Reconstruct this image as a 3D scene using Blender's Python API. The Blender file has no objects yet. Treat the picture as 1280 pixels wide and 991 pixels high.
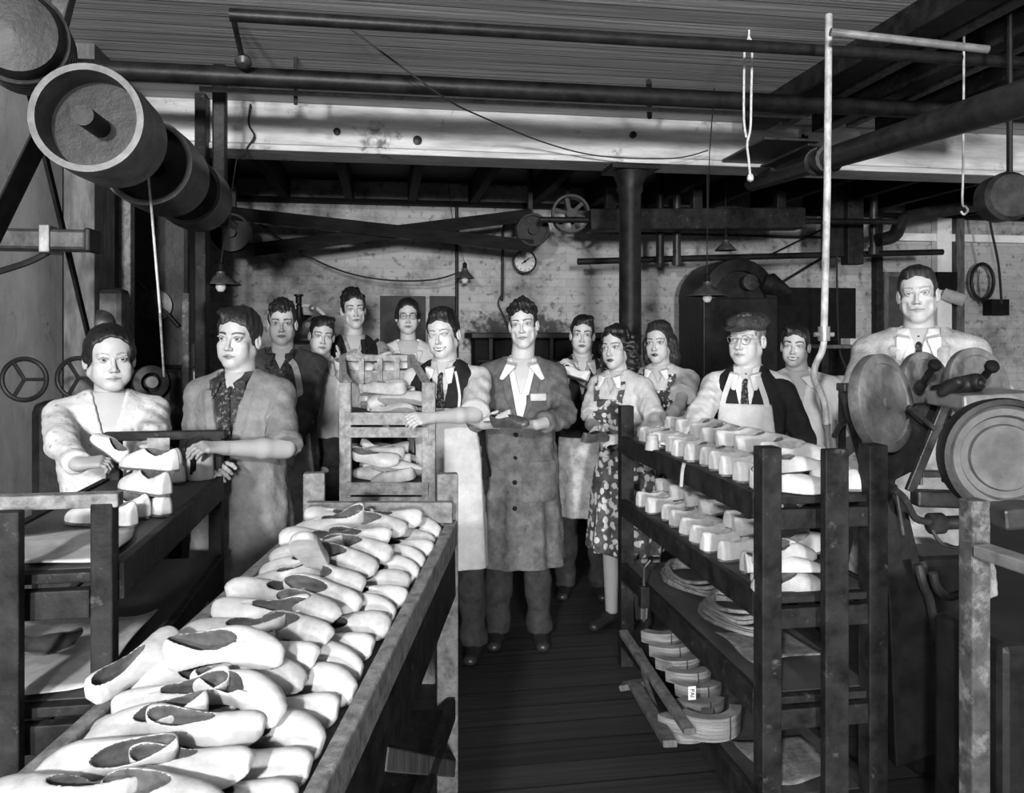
import bpy, math, random
import numpy as np
from mathutils import Matrix, Vector, Euler

# ---------------------------------------------------------------- camera, light, exposure
scene = bpy.context.scene
COL = scene.collection
EYE = 1.56
YAW = math.radians(9.0)
FPX = 1000.0
cam_d = bpy.data.cameras.new('camera'); cam = bpy.data.objects.new('camera', cam_d); COL.objects.link(cam)
cam.location = (0, 0, EYE); cam.rotation_euler = (math.pi/2, 0, -YAW)
cam_d.sensor_width = 36; cam_d.lens = 36*FPX/1280; cam_d.shift_y = -75.5/1280; cam_d.clip_start = .05
scene.camera = cam
scene.view_settings.view_transform = 'Standard'; scene.view_settings.look = 'None'
scene.view_settings.gamma = 1; scene.view_settings.use_curve_mapping = False
scene.view_settings.exposure = 0.0
world = bpy.data.worlds.new('world'); scene.world = world; world.use_nodes = True
bgn = world.node_tree.nodes['Background']; bgn.inputs[0].default_value = (1, 1, 1, 1); bgn.inputs[1].default_value = 0.012
def area_light(name, loc, target, size, power):
    l = bpy.data.lights.new(name, 'AREA'); l.shape = 'DISK'; l.size = size; l.energy = power
    o = bpy.data.objects.new(name, l); COL.objects.link(o); o.location = loc
    o.rotation_euler = (Vector(target)-Vector(loc)).to_track_quat('-Z', 'Y').to_euler()
    return o
area_light('flash_lamp', (-1.35, -2.3, 2.55), (0.9, 6.5, 1.4), .24, 320)
area_light('far_fill_light', (-0.5, -9.5, 2.0), (0.9, 5.0, 1.7), 1.0, 1500)  # added fill lamp far behind the camera, evens the falloff; no door there

F3 = np.array([math.sin(YAW), math.cos(YAW), 0]); R3 = np.array([math.cos(YAW), -math.sin(YAW), 0]); U3 = np.array([0, 0, 1.])
C3 = np.array([0, 0, EYE])
def P(px, py, d):
    return C3 + F3*d + R3*((px-640)/FPX*d) + U3*((420-py)/FPX*d)
def PF(px, d, z=0.0):
    p = P(px, 420, d); p[2] = z; return p
def PX(px, X):      # depth along px ray where room X is reached
    k = (px-640)/FPX; return X/(F3[0]+R3[0]*k)
def PYW(px, Y):
    k = (px-640)/FPX; return Y/(F3[1]+R3[1]*k)

# ---------------------------------------------------------------- materials
def mat(name, col=.2, var=.25, scale=(8, 8, 8), rough=.7, bump=.15, metal=0, attr=False, spots=None, detail=6, spec=.4, bscale=None):
    m = bpy.data.materials.new(name); m.use_nodes = True; nt = m.node_tree; n = nt.nodes; L = nt.links
    b = n['Principled BSDF']; b.inputs['Roughness'].default_value = rough; b.inputs['Metallic'].default_value = metal
    b.inputs['Specular IOR Level'].default_value = spec
    tc = n.new('ShaderNodeTexCoord'); mp = n.new('ShaderNodeMapping'); L.new(tc.outputs['Object'], mp.inputs[0])
    mp.inputs['Scale'].default_value = scale
    oi = n.new('ShaderNodeObjectInfo'); L.new(oi.outputs['Random'], mp.inputs['Location'])
    nz = n.new('ShaderNodeTexNoise'); nz.inputs['Scale'].default_value = 1; nz.inputs['Detail'].default_value = detail; nz.inputs['Roughness'].default_value = .65
    L.new(mp.outputs[0], nz.inputs[0])
    rp = n.new('ShaderNodeValToRGB'); L.new(nz.outputs[0], rp.inputs[0])
    lo = max(0, col*(1-var*1.6)); hi = min(1, col*(1+var*1.6))
    rp.color_ramp.elements[0].position = .28; rp.color_ramp.elements[1].position = .72
    rp.color_ramp.elements[0].color = (lo, lo, lo, 1); rp.color_ramp.elements[1].color = (hi, hi, hi, 1)
    out = rp.outputs[0]
    if attr:
        a = n.new('ShaderNodeAttribute'); a.attribute_name = 'Col'
        mx = n.new('ShaderNodeMix'); mx.data_type = 'RGBA'; mx.blend_type = 'MULTIPLY'; mx.inputs[0].default_value = 1
        L.new(a.outputs['Color'], mx.inputs[6]); L.new(out, mx.inputs[7]); out = mx.outputs[2]
    if spots:   # (scale, threshold, colour, smooth, kind)
        sc, th, sco, sm, kind = spots
        if kind == 'voronoi':
            v = n.new('ShaderNodeTexVoronoi'); v.inputs['Scale'].default_value = sc; L.new(tc.outputs['Object'], v.inputs[0])
            nn = n.new('ShaderNodeTexNoise'); nn.inputs['Scale'].default_value = sc*1.3; L.new(tc.outputs['Object'], nn.inputs[0])
            ad = n.new('ShaderNodeMath'); ad.operation = 'ADD'; L.new(v.outputs['Distance'], ad.inputs[0]); L.new(nn.outputs[0], ad.inputs[1]); src = ad.outputs[0]
        else:
            v = n.new('ShaderNodeTexNoise'); v.inputs['Scale'].default_value = sc; v.inputs['Detail'].default_value = 8; v.inputs['Roughness'].default_value = .7
            L.new(tc.outputs['Object'], v.inputs[0]); src = v.outputs[0]
        mr = n.new('ShaderNodeMapRange'); L.new(src, mr.inputs[0]); mr.inputs[1].default_value = th-sm; mr.inputs[2].default_value = th+sm
        mr.inputs[3].default_value = 1; mr.inputs[4].default_value = 0
        mx = n.new('ShaderNodeMix'); mx.data_type = 'RGBA'; L.new(mr.outputs[0], mx.inputs[0]); L.new(out, mx.inputs[6])
        mx.inputs[7].default_value = (sco, sco, sco, 1); out = mx.outputs[2]
    L.new(out, b.inputs['Base Color'])
    if bump:
        bn = n.new('ShaderNodeBump'); bn.inputs['Strength'].default_value = bump; bn.inputs['Distance'].default_value = .01
        src = nz
        if bscale:
            src = n.new('ShaderNodeTexNoise'); src.inputs['Scale'].default_value = bscale; src.inputs['Detail'].default_value = 5; L.new(tc.outputs['Object'], src.inputs[0])
        L.new(src.outputs[0], bn.inputs['Height']); L.new(bn.outputs[0], b.inputs['Normal'])
    return m

M = {}
M['wood_dark'] = mat('dark_oiled_timber', .016, .5, (14, 14, 14), .55, .4, spots=(23, .35, .07, .05, 'noise'), spec=.12)
M['wood_mid'] = mat('worn_timber', .09, .45, (25, 25, 6), .75, .35)
M['wood_end'] = mat('rough_board', .15, .4, (30, 30, 30), .8, .5)
M['wood_pale'] = mat('pale_raw_board', .25, .35, (30, 30, 30), .85, .5)
M['wood_shelf'] = mat('shelf_board', .05, .4, (6, 3, 20), .6, .25)
M['beam'] = mat('whitewashed_beam', .50, .25, (2.2, 5, 16), .85, .6, spots=(5.5, .36, .13, .05, 'noise'))
M['iron'] = mat('black_iron', .011, .5, (12, 12, 12), .45, .3, metal=.0, spec=.22)
M['iron_mid'] = mat('dull_steel', .035, .5, (14, 14, 14), .42, .2, metal=.3)
M['iron_light'] = mat('bare_metal', .22, .3, (14, 14, 14), .35, .15, metal=.3)
M['belt'] = mat('leather_belt', .010, .4, (5, 20, 20), .8, .1, spec=.1)
M['pipe_white'] = mat('painted_pipe', .38, .35, (30, 30, 18), .55, .2)
M['rope'] = mat('pale_cord', .5, .2, (60, 60, 60), .9, .3)
M['cable'] = mat('black_cable', .015, .2, (30, 30, 30), .7, 0)
M['disc'] = mat('worn_buffing_disc', .13, .45, (9, 9, 9), .6, .25, spots=(11, .42, .07, .08, 'noise'))
M['disc_dark'] = mat('dark_buffing_wheel', .065, .5, (9, 9, 9), .6, .25)
M['shade'] = mat('enamel_shade', .055, .4, (20, 20, 20), .3, .1)
M['shade_in'] = mat('enamel_inside', .35, .2, (20, 20, 20), .4, .1)
M['bulb'] = mat('bulb_glass', .55, .1, (9, 9, 9), .08, 0)
M['leather'] = mat('pale_leather', .44, .12, (25, 25, 25), .5, .2)
M['leather2'] = mat('cream_leather', .36, .2, (18, 18, 18), .55, .25)
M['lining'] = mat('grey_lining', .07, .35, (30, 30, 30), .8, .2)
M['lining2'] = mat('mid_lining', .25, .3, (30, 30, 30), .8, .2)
M['leather_dark'] = mat('dark_leather', .06, .4, (25, 25, 25), .4, .2)
M['leather_strap'] = mat('strapped_leather', .16, .4, (6, 6, 120), .45, .5)
M['sole'] = mat('sole_leather', .09, .3, (25, 25, 25), .5, .2)
M['paper'] = mat('paper', .5, .15, (15, 15, 15), .9, .2)
M['white'] = mat('white_enamel', .55, .1, (15, 15, 15), .5, .1)
M['black'] = mat('black_paint', .008, .3, (15, 15, 15), .7, .1, spec=.1)
M['skin'] = mat('skin', 1.0, .04, (60, 60, 60), .5, .08, attr=True)
M['hair'] = mat('dark_hair', .013, .5, (120, 120, 25), .38, .6, spec=.5)
M['hair_black'] = mat('black_hair', .007, .5, (120, 120, 25), .35, .6, spec=.6)
M['hair_soft'] = mat('brown_hair', .022, .5, (120, 120, 25), .42, .6)
M['hair_grey'] = mat('grey_hair', .16, .4, (120, 120, 25), .6, .5)
M['trouser'] = mat('dark_trousers', .025, .4, (20, 20, 20), .9, .3)
M['shoe_black'] = mat('black_shoe', .02, .3, (20, 20, 20), .4, .1)
M['stocking'] = mat('stocking', .10, .2, (20, 20, 20), .8, .1)
def cloth(name, c, var=.18, **k):
    M[name] = mat(name, c, var, k.pop('scale', (14, 14, 14)), .9, k.pop('bump', .35), spec=.15, bscale=k.pop('bscale', 70), **k)
cloth('coat_grey', .105, .35, spots=(26, .36, .05, .07, 'noise')); cloth('coat_mid', .17, .22); cloth('coat_light', .36, .25, spots=(14, .38, .16, .08, 'noise'))
cloth('shirt_white', .62, .08); cloth('shirt_pale', .46, .14); cloth('shirt_grey', .28, .2); cloth('shirt_dark', .03, .5, spots=(60, .42, .15, .04, 'noise'))
cloth('vest_black', .017, .3); cloth('jumper_dark', .06, .3, bscale=160, bump=.6); cloth('apron_white', .48, .12); cloth('apron_dirty', .40, .3, spots=(9, .4, .2, .1, 'noise'))
cloth('blouse_print', .52, .1, spots=(30, .62, .30, .12, 'voronoi')); cloth('floral', .07, .5, spots=(26, .92, .50, .05, 'voronoi'))
cloth('floral_small', .05, .5, spots=(42, .86, .60, .05, 'voronoi')); cloth('tie_dark', .02, .5, spots=(90, .45, .15, .03, 'noise'))
cloth('cap_tweed', .04, .5, bscale=200, spots=(90, .40, .12, .04, 'noise')); cloth('rag', .6, .15)

# ---------------------------------------------------------------- object tree helpers
def root(name, label, cat, loc, group=None):
    o = bpy.data.objects.new(name, None); COL.objects.link(o); o.location = loc; o.empty_display_size = .1
    o['label'] = label; o['category'] = cat
    if group: o['group'] = group
    return o
def tag(o, label, cat, group=None):
    o['label'] = label; o['category'] = cat
    if group: o['group'] = group
    return o
def abs_loc(o):
    v = Vector(o.location)
    while o.parent: o = o.parent; v = v+Vector(o.location)
    return v
def mesh_obj(name, verts, faces, m, parent=None, smooth=False, cols=None, loc=None, mats=None, midx=None):
    """verts in WORLD space; roots carry only a translation at build time"""
    verts = np.asarray(verts, dtype=np.float64)
    if parent is not None: off = np.array(abs_loc(parent)); l = (0, 0, 0)
    elif loc is not None: off = np.array(loc, dtype=float); l = tuple(loc)
    else:
        off = np.array([verts[:, 0].mean(), verts[:, 1].mean(), verts[:, 2].min()]); l = tuple(off)
    me = bpy.data.meshes.new(name)
    v = (verts-off)
    if isinstance(faces, np.ndarray):
        n = len(faces); me.vertices.add(len(v)); me.vertices.foreach_set('co', v.astype(np.float32).ravel())
        me.loops.add(n*4); me.loops.foreach_set('vertex_index', faces.astype(np.int32).ravel())
        me.polygons.add(n); me.polygons.foreach_set('loop_start', np.arange(0, n*4, 4, dtype=np.int32)); me.update(calc_edges=True); me.validate()
    else:
        me.from_pydata([tuple(x) for x in v], [], faces); me.update()
    if smooth: me.polygons.foreach_set('use_smooth', [True]*len(me.polygons))
    if cols is not None:
        a = me.color_attributes.new('Col', 'FLOAT_COLOR', 'POINT')
        c = np.ones((len(v), 4), dtype=np.float32); c[:, 0] = c[:, 1] = c[:, 2] = cols; a.data.foreach_set('color', c.ravel())
    for mm in (mats or [m]): me.materials.append(mm)
    if midx is not None: me.polygons.foreach_set('material_index', midx)
    o = bpy.data.objects.new(name, me); COL.objects.link(o)
    if parent is not None: o.parent = parent
    o.location = l
    return o
def copy_tree(o, parent=None):
    c = o.copy(); COL.objects.link(c); c.parent = parent
    for ch in list(o.children): copy_tree(ch, c)
    return c
def drop_tree(o):
    for ch in list(o.children): drop_tree(ch)
    bpy.data.objects.remove(o)

def frame_of(d, up=(0, 0, 1)):
    d = np.asarray(d, float); d = d/np.linalg.norm(d); up = np.asarray(up, float)
    if abs(np.dot(d, up)) > .97: up = np.array([0, 1., 0]) if abs(d[1]) < .9 else np.array([1., 0, 0])
    s = np.cross(up, d); s /= np.linalg.norm(s); u = np.cross(d, s); return s, u, d
class MB:
    def __init__(s): s.v = []; s.f = []
    def add(s, v, f):
        n = len(s.v); s.v += [tuple(map(float, x)) for x in v]; s.f += [tuple(i+n for i in q) for q in f]; return s
    def hexa(s, p):     # 8 pts, bottom ring 0-3, top ring 4-7
        return s.add(p, [(3, 2, 1, 0), (4, 5, 6, 7), (0, 1, 5, 4), (1, 2, 6, 5), (2, 3, 7, 6), (3, 0, 4, 7)])
    def box(s, x0, x1, y0, y1, z0, z1):
        return s.hexa([(x0, y0, z0), (x1, y0, z0), (x1, y1, z0), (x0, y1, z0), (x0, y0, z1), (x1, y0, z1), (x1, y1, z1), (x0, y1, z1)])
    def bar(s, a, b, w, h, up=(0, 0, 1)):   # rectangular bar from a to b, w sideways, h along up
        a = np.asarray(a, float); b = np.asarray(b, float); sd, u, d = frame_of(b-a, up); sd = sd*w/2; u = u*h/2
        return s.hexa([a-sd-u, a+sd-u, b+sd-u, b-sd-u, a-sd+u, a+sd+u, b+sd+u, b-sd+u])
    def tube(s, pts, r, n=10, cap=True, closed=False):
        pts = [np.asarray(p, float) for p in pts]; m = len(pts); rr = r if hasattr(r, '__len__') else [r]*m
        vs = []; ref = None
        for i, p in enumerate(pts):
            if closed: d = pts[(i+1) % m]-pts[i-1]
            else: d = pts[min(i+1, m-1)]-pts[max(i-1, 0)]
            d = d/(np.linalg.norm(d)+1e-9)
            if ref is None: sd, u, _ = frame_of(d)
            else:
                sd = ref-d*np.dot(ref, d); sd /= np.linalg.norm(sd)+1e-9; u = np.cross(d, sd)
            ref = sd
            for k in range(n):
                a = 2*math.pi*k/n; vs.append(p+(sd*math.cos(a)+u*math.sin(a))*rr[i])
        fs = []
        for i in range(m if closed else m-1):
            j = (i+1) % m
            for k in range(n): fs.append((i*n+k, i*n+(k+1) % n, j*n+(k+1) % n, j*n+k))
        if cap and not closed: fs.append(tuple(range(n-1, -1, -1))); fs.append(tuple((m-1)*n+k for k in range(n)))
        return s.add(vs, fs)
    def lathe(s, c, axis, prof, n=32, up=(0, 0, 1)):   # prof: (radius, height along axis)
        sd, u, d = frame_of(axis, up); c = np.asarray(c, float); vs = []; m = len(prof)
        for r, h in prof:
            for k in range(n):
                a = 2*math.pi*k/n; vs.append(c+d*h+(sd*math.cos(a)+u*math.sin(a))*max(r, 1e-4))
        fs = [(i*n+k, i*n+(k+1) % n, (i+1)*n+(k+1) % n, (i+1)*n+k) for i in range(m-1) for k in range(n)]
        return s.add(vs, fs)
    def prism(s, poly, off):   # polygon (3-D pts) extruded by off
        poly = [np.asarray(p, float) for p in poly]; off = np.asarray(off, float); n = len(poly)
        return s.add(poly+[p+off for p in poly], [tuple(range(n-1, -1, -1)), tuple(range(n, 2*n))]+[(i, (i+1) % n, n+(i+1) % n, n+i) for i in range(n)])
    def build(s, name, m, parent=None, bevel=0, smooth=False, loc=None, kind=None, solid=0):
        o = mesh_obj(name, s.v, s.f, m, parent, smooth, loc=loc)
        bm_fix(o)
        if smooth:
            try: o.data.shade_smooth()
            except Exception: pass
            o.data.set_sharp_from_angle(angle=math.radians(38))
        if solid:
            sm = o.modifiers.new('s', 'SOLIDIFY'); sm.thickness = solid
        if bevel:
            b = o.modifiers.new('b', 'BEVEL'); b.width = bevel; b.segments = 2; b.limit_method = 'ANGLE'
        if kind: o['kind'] = kind
        return o
import bmesh
def bm_fix(o):
    bm = bmesh.new(); bm.from_mesh(o.data); bmesh.ops.recalc_face_normals(bm, faces=bm.faces); bm.to_mesh(o.data); bm.free()
def sag(a, b, drop, n=14):
    a = np.asarray(a, float); b = np.asarray(b, float)
    return [a+(b-a)*t-np.array([0, 0, drop*4*t*(1-t)]) for t in np.linspace(0, 1, n)]
def smoothpath(pts, n=6):
    pts = [np.asarray(p, float) for p in pts]; q = [pts[0]]+pts+[pts[-1]]; out = []
    for i in range(1, len(q)-2):
        for t in np.linspace(0, 1, n, endpoint=False):
            a, b, c, d = q[i-1], q[i], q[i+1], q[i+2]
            out.append(.5*((2*b)+(-a+c)*t+(2*a-5*b+4*c-d)*t*t+(-a+3*b-3*c+d)*t**3))
    out.append(pts[-1]); return out

# ---------------------------------------------------------------- implicit surfaces
def smin(a, b, k):
    if k <= 0: return np.minimum(a, b)
    h = np.clip(.5+.5*(b-a)/k, 0, 1); return b*(1-h)+a*h-k*h*(1-h)
def wob(X, Y, Z, seed, freq, amp):
    r = np.random.RandomState(seed); d = 0
    for i in range(4):
        k = r.normal(size=3)*freq; d = d+np.sin(k[0]*X+k[1]*Y+k[2]*Z+r.uniform(0, 6.28))
    return d*(amp/2)
class Field:
    def __init__(s, lo, hi, h):
        s.lo = np.array(lo, float); s.h = h; s.n = [int(math.ceil((hi[i]-lo[i])/h))+1 for i in range(3)]
        s.V = np.full(s.n, 1.0, dtype=np.float32)
        s.ax = [(s.lo[i]+h*np.arange(s.n[i])).astype(np.float32) for i in range(3)]
    def win(s, lo, hi):
        sl = []
        for i in range(3):
            a = int(max(0, math.floor((lo[i]-s.lo[i])/s.h))); b = int(min(s.n[i], math.ceil((hi[i]-s.lo[i])/s.h)+1)); 
            if b <= a: return None
            sl.append(slice(a, b))
        return tuple(sl)
    def grid(s, sl=None):
        if sl is None: sl = tuple(slice(0, n) for n in s.n)
        return s.ax[0][sl[0]][:, None, None], s.ax[1][sl[1]][None, :, None], s.ax[2][sl[2]][None, None, :]
    def op(s, sl, d, k, mode):
        v = s.V[sl]
        if mode == 'u': s.V[sl] = smin(v, d, k)
        elif mode == 's': s.V[sl] = -smin(-v, d, k)
        elif mode == 'i': s.V[sl] = -smin(-v, -d, k)
    def ell(s, c, r, k=.01, mode='u', rot=None):
        c = np.asarray(c, float); R = max(r)+k+.03; sl = s.win(c-R, c+R)
        if sl is None: return s
        X, Y, Z = s.grid(sl); X = X-c[0]; Y = Y-c[1]; Z = Z-c[2]
        if rot is not None:
            m = np.array(Euler(rot).to_matrix()); X, Y, Z = (m[0][i]*X+m[1][i]*Y+m[2][i]*Z for i in range(3))
        q = np.sqrt((X/r[0])**2+(Y/r[1])**2+(Z/r[2])**2); q2 = np.sqrt((X/r[0]**2)**2+(Y/r[1]**2)**2+(Z/r[2]**2)**2)+1e-6
        s.op(sl, q*(q-1)/q2, k, mode); return s
    def cap(s, a, b, ra, rb=None, k=.01, mode='u', flat=None, endcut=False, startcut=False, wobf=None):
        rb = ra if rb is None else rb; a = np.asarray(a, float); b = np.asarray(b, float); R = max(ra, rb)+k+.03
        sl = s.win(np.minimum(a, b)-R, np.maximum(a, b)+R)
        if sl is None: return s
        X, Y, Z = s.grid(sl); ab = b-a; L2 = max(1e-9, float(ab@ab))
        px, py, pz = X-a[0], Y-a[1], Z-a[2]
        t0 = (px*ab[0]+py*ab[1]+pz*ab[2])/L2; t = np.clip(t0, 0, 1)
        qx, qy, qz = px-t*ab[0], py-t*ab[1], pz-t*ab[2]
        if flat is not None:   # (dir, factor): squash along dir
            dr = np.asarray(flat[0], float); dr = dr/np.linalg.norm(dr); c = qx*dr[0]+qy*dr[1]+qz*dr[2]
            e = 1/flat[1]; g = (e-1)*c; dist = np.sqrt((qx+g*dr[0])**2+(qy+g*dr[1])**2+(qz+g*dr[2])**2); d = (dist-(ra+(rb-ra)*t))*flat[1]**.5
        else: d = np.sqrt(qx*qx+qy*qy+qz*qz)-(ra+(rb-ra)*t)
        if wobf is not None: d = d+wobf(X, Y, Z)
        L = math.sqrt(L2)
        if endcut: d = np.maximum(d, (t0-1)*L)
        if startcut: d = np.maximum(d, -t0*L)
        s.op(sl, d, k, mode); return s
    def box(s, c, r, rnd=.003, k=.003, mode='u', rot=None):
        c = np.asarray(c, float); R = np.linalg.norm(r)+k+.02; sl = s.win(c-R, c+R)
        if sl is None: return s
        X, Y, Z = s.grid(sl); X = X-c[0]; Y = Y-c[1]; Z = Z-c[2]
        if rot is not None:
            m = np.array(Euler(rot).to_matrix()); X, Y, Z = (m[0][i]*X+m[1][i]*Y+m[2][i]*Z for i in range(3))
        q = [np.abs(X)-r[0]+rnd, np.abs(Y)-r[1]+rnd, np.abs(Z)-r[2]+rnd]
        d = np.sqrt(np.maximum(q[0], 0)**2+np.maximum(q[1], 0)**2+np.maximum(q[2], 0)**2)+np.minimum(np.maximum(np.maximum(q[0], q[1]), q[2]), 0)-rnd
        s.op(sl, d, k, mode); return s
    def loft(s, prof, k=.01, p=2.3, mode='u', lean=None, z0=None, z1=None, wobf=None):
        """prof rows (z, half width, half depth, centre y); lean(z)->(dx,dy)"""
        pr = np.array(prof, float); X, Y, Z = s.grid()
        z = s.ax[2]; a = np.interp(z, pr[:, 0], pr[:, 1]); b = np.interp(z, pr[:, 0], pr[:, 2]); c = np.interp(z, pr[:, 0], pr[:, 3])
        lx, ly = lean(z) if lean else (0*z, 0*z)
        x = X-lx[None, None, :]; y = Y-(ly+c)[None, None, :]
        q = (np.abs(x/a)**p+np.abs(y/b)**p)**(1/p); d = (q-1)*np.minimum(a, b)*(1.0)
        zz0 = pr[0, 0] if z0 is None else z0; zz1 = pr[-1, 0] if z1 is None else z1
        if wobf is not None: d = d+wobf(x, y, Z)
        d = np.maximum(d, np.maximum(zz0-Z, Z-zz1)).astype(np.float32)
        s.op(tuple(slice(0, n) for n in s.n), d, k, mode); return s
    def fn(s, f, mode='i', k=0):
        X, Y, Z = s.grid(); s.op(tuple(slice(0, n) for n in s.n), f(X, Y, Z), k, mode); return s
    def disp(s, f):
        X, Y, Z = s.grid(); s.V = s.V+f(X, Y, Z); return s
    def mesh(s):
        V = s.V.copy(); V[0] = V[-1] = 1; V[:, 0] = V[:, -1] = 1; V[:, :, 0] = V[:, :, -1] = 1
        S = V < 0; nx, ny, nz = V.shape
        c = np.zeros((nx-1, ny-1, nz-1), np.uint8)
        for i in (0, 1):
            for j in (0, 1):
                for k in (0, 1): c += S[i:nx-1+i, j:ny-1+j, k:nz-1+k]
        idx = np.argwhere((c > 0) & (c < 8))
        if len(idx) == 0: return np.zeros((0, 3)), np.zeros((0, 4), int)
        cv = {}
        for i in (0, 1):
            for j in (0, 1):
                for k in (0, 1): cv[(i, j, k)] = V[idx[:, 0]+i, idx[:, 1]+j, idx[:, 2]+k]
        acc = np.zeros((len(idx), 3)); cnt = np.zeros(len(idx))
        for a in cv:
            for ax in range(3):
                if a[ax] == 0:
                    b = list(a); b[ax] = 1; va, vb = cv[a], cv[tuple(b)]; m = (va < 0) != (vb < 0)
                    t = va/(va-vb+1e-12*(~m)+(~m)*1.0)
                    pt = np.tile(np.array(a, float), (len(idx), 1)); pt[:, ax] = t
                    acc[m] += pt[m]; cnt[m] += 1
        verts = s.lo+(idx+acc/cnt[:, None])*s.h
        ids = np.full((nx-1, ny-1, nz-1), -1, np.int64); ids[idx[:, 0], idx[:, 1], idx[:, 2]] = np.arange(len(idx))
        F = []
        for ax in range(3):
            sa = [slice(None)]*3; sb = [slice(None)]*3; sa[ax] = slice(0, -1); sb[ax] = slice(1, None)
            A = S[tuple(sa)]; B = S[tuple(sb)]; e = np.argwhere(A != B)
            o1, o2 = [(1, 2), (2, 0), (0, 1)][ax]
            e = e[(e[:, o1] > 0) & (e[:, o2] > 0)]
            e = e[(e[:, o1] < V.shape[o1]-1) & (e[:, o2] < V.shape[o2]-1)]
            q = []
            for d1, d2 in ((1, 1), (0, 1), (0, 0), (1, 0)):
                g = e.copy(); g[:, o1] -= d1; g[:, o2] -= d2; q.append(ids[g[:, 0], g[:, 1], g[:, 2]])
            q = np.stack(q, 1); flip = ~A[e[:, 0], e[:, 1], e[:, 2]]; q[flip] = q[flip][:, ::-1]; F.append(q)
        return verts, np.concatenate(F)
# ---------------------------------------------------------------- people
def rotm(yaw=0, pitch=0, roll=0):
    """turn (+ to picture right), nod (+ down), tilt (+ head top towards picture right)"""
    return np.array((Matrix.Rotation(yaw, 3, 'Z') @ Matrix.Rotation(pitch, 3, 'X') @ Matrix.Rotation(roll, 3, 'Y')))
def ik(S, W, l1, l2, hint):
    S = np.asarray(S, float); W = np.asarray(W, float); v = W-S; L = np.linalg.norm(v); mx = (l1+l2)*.995
    if L > mx: W = S+v/L*mx; v = W-S; L = mx
    d = v/L; a = (l1*l1-l2*l2+L*L)/(2*L); h = math.sqrt(max(0, l1*l1-a*a))
    hn = np.asarray(hint, float); hn = hn-d*np.dot(hn, d); hn /= np.linalg.norm(hn)+1e-9
    return S+d*a+hn*h, W

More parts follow.
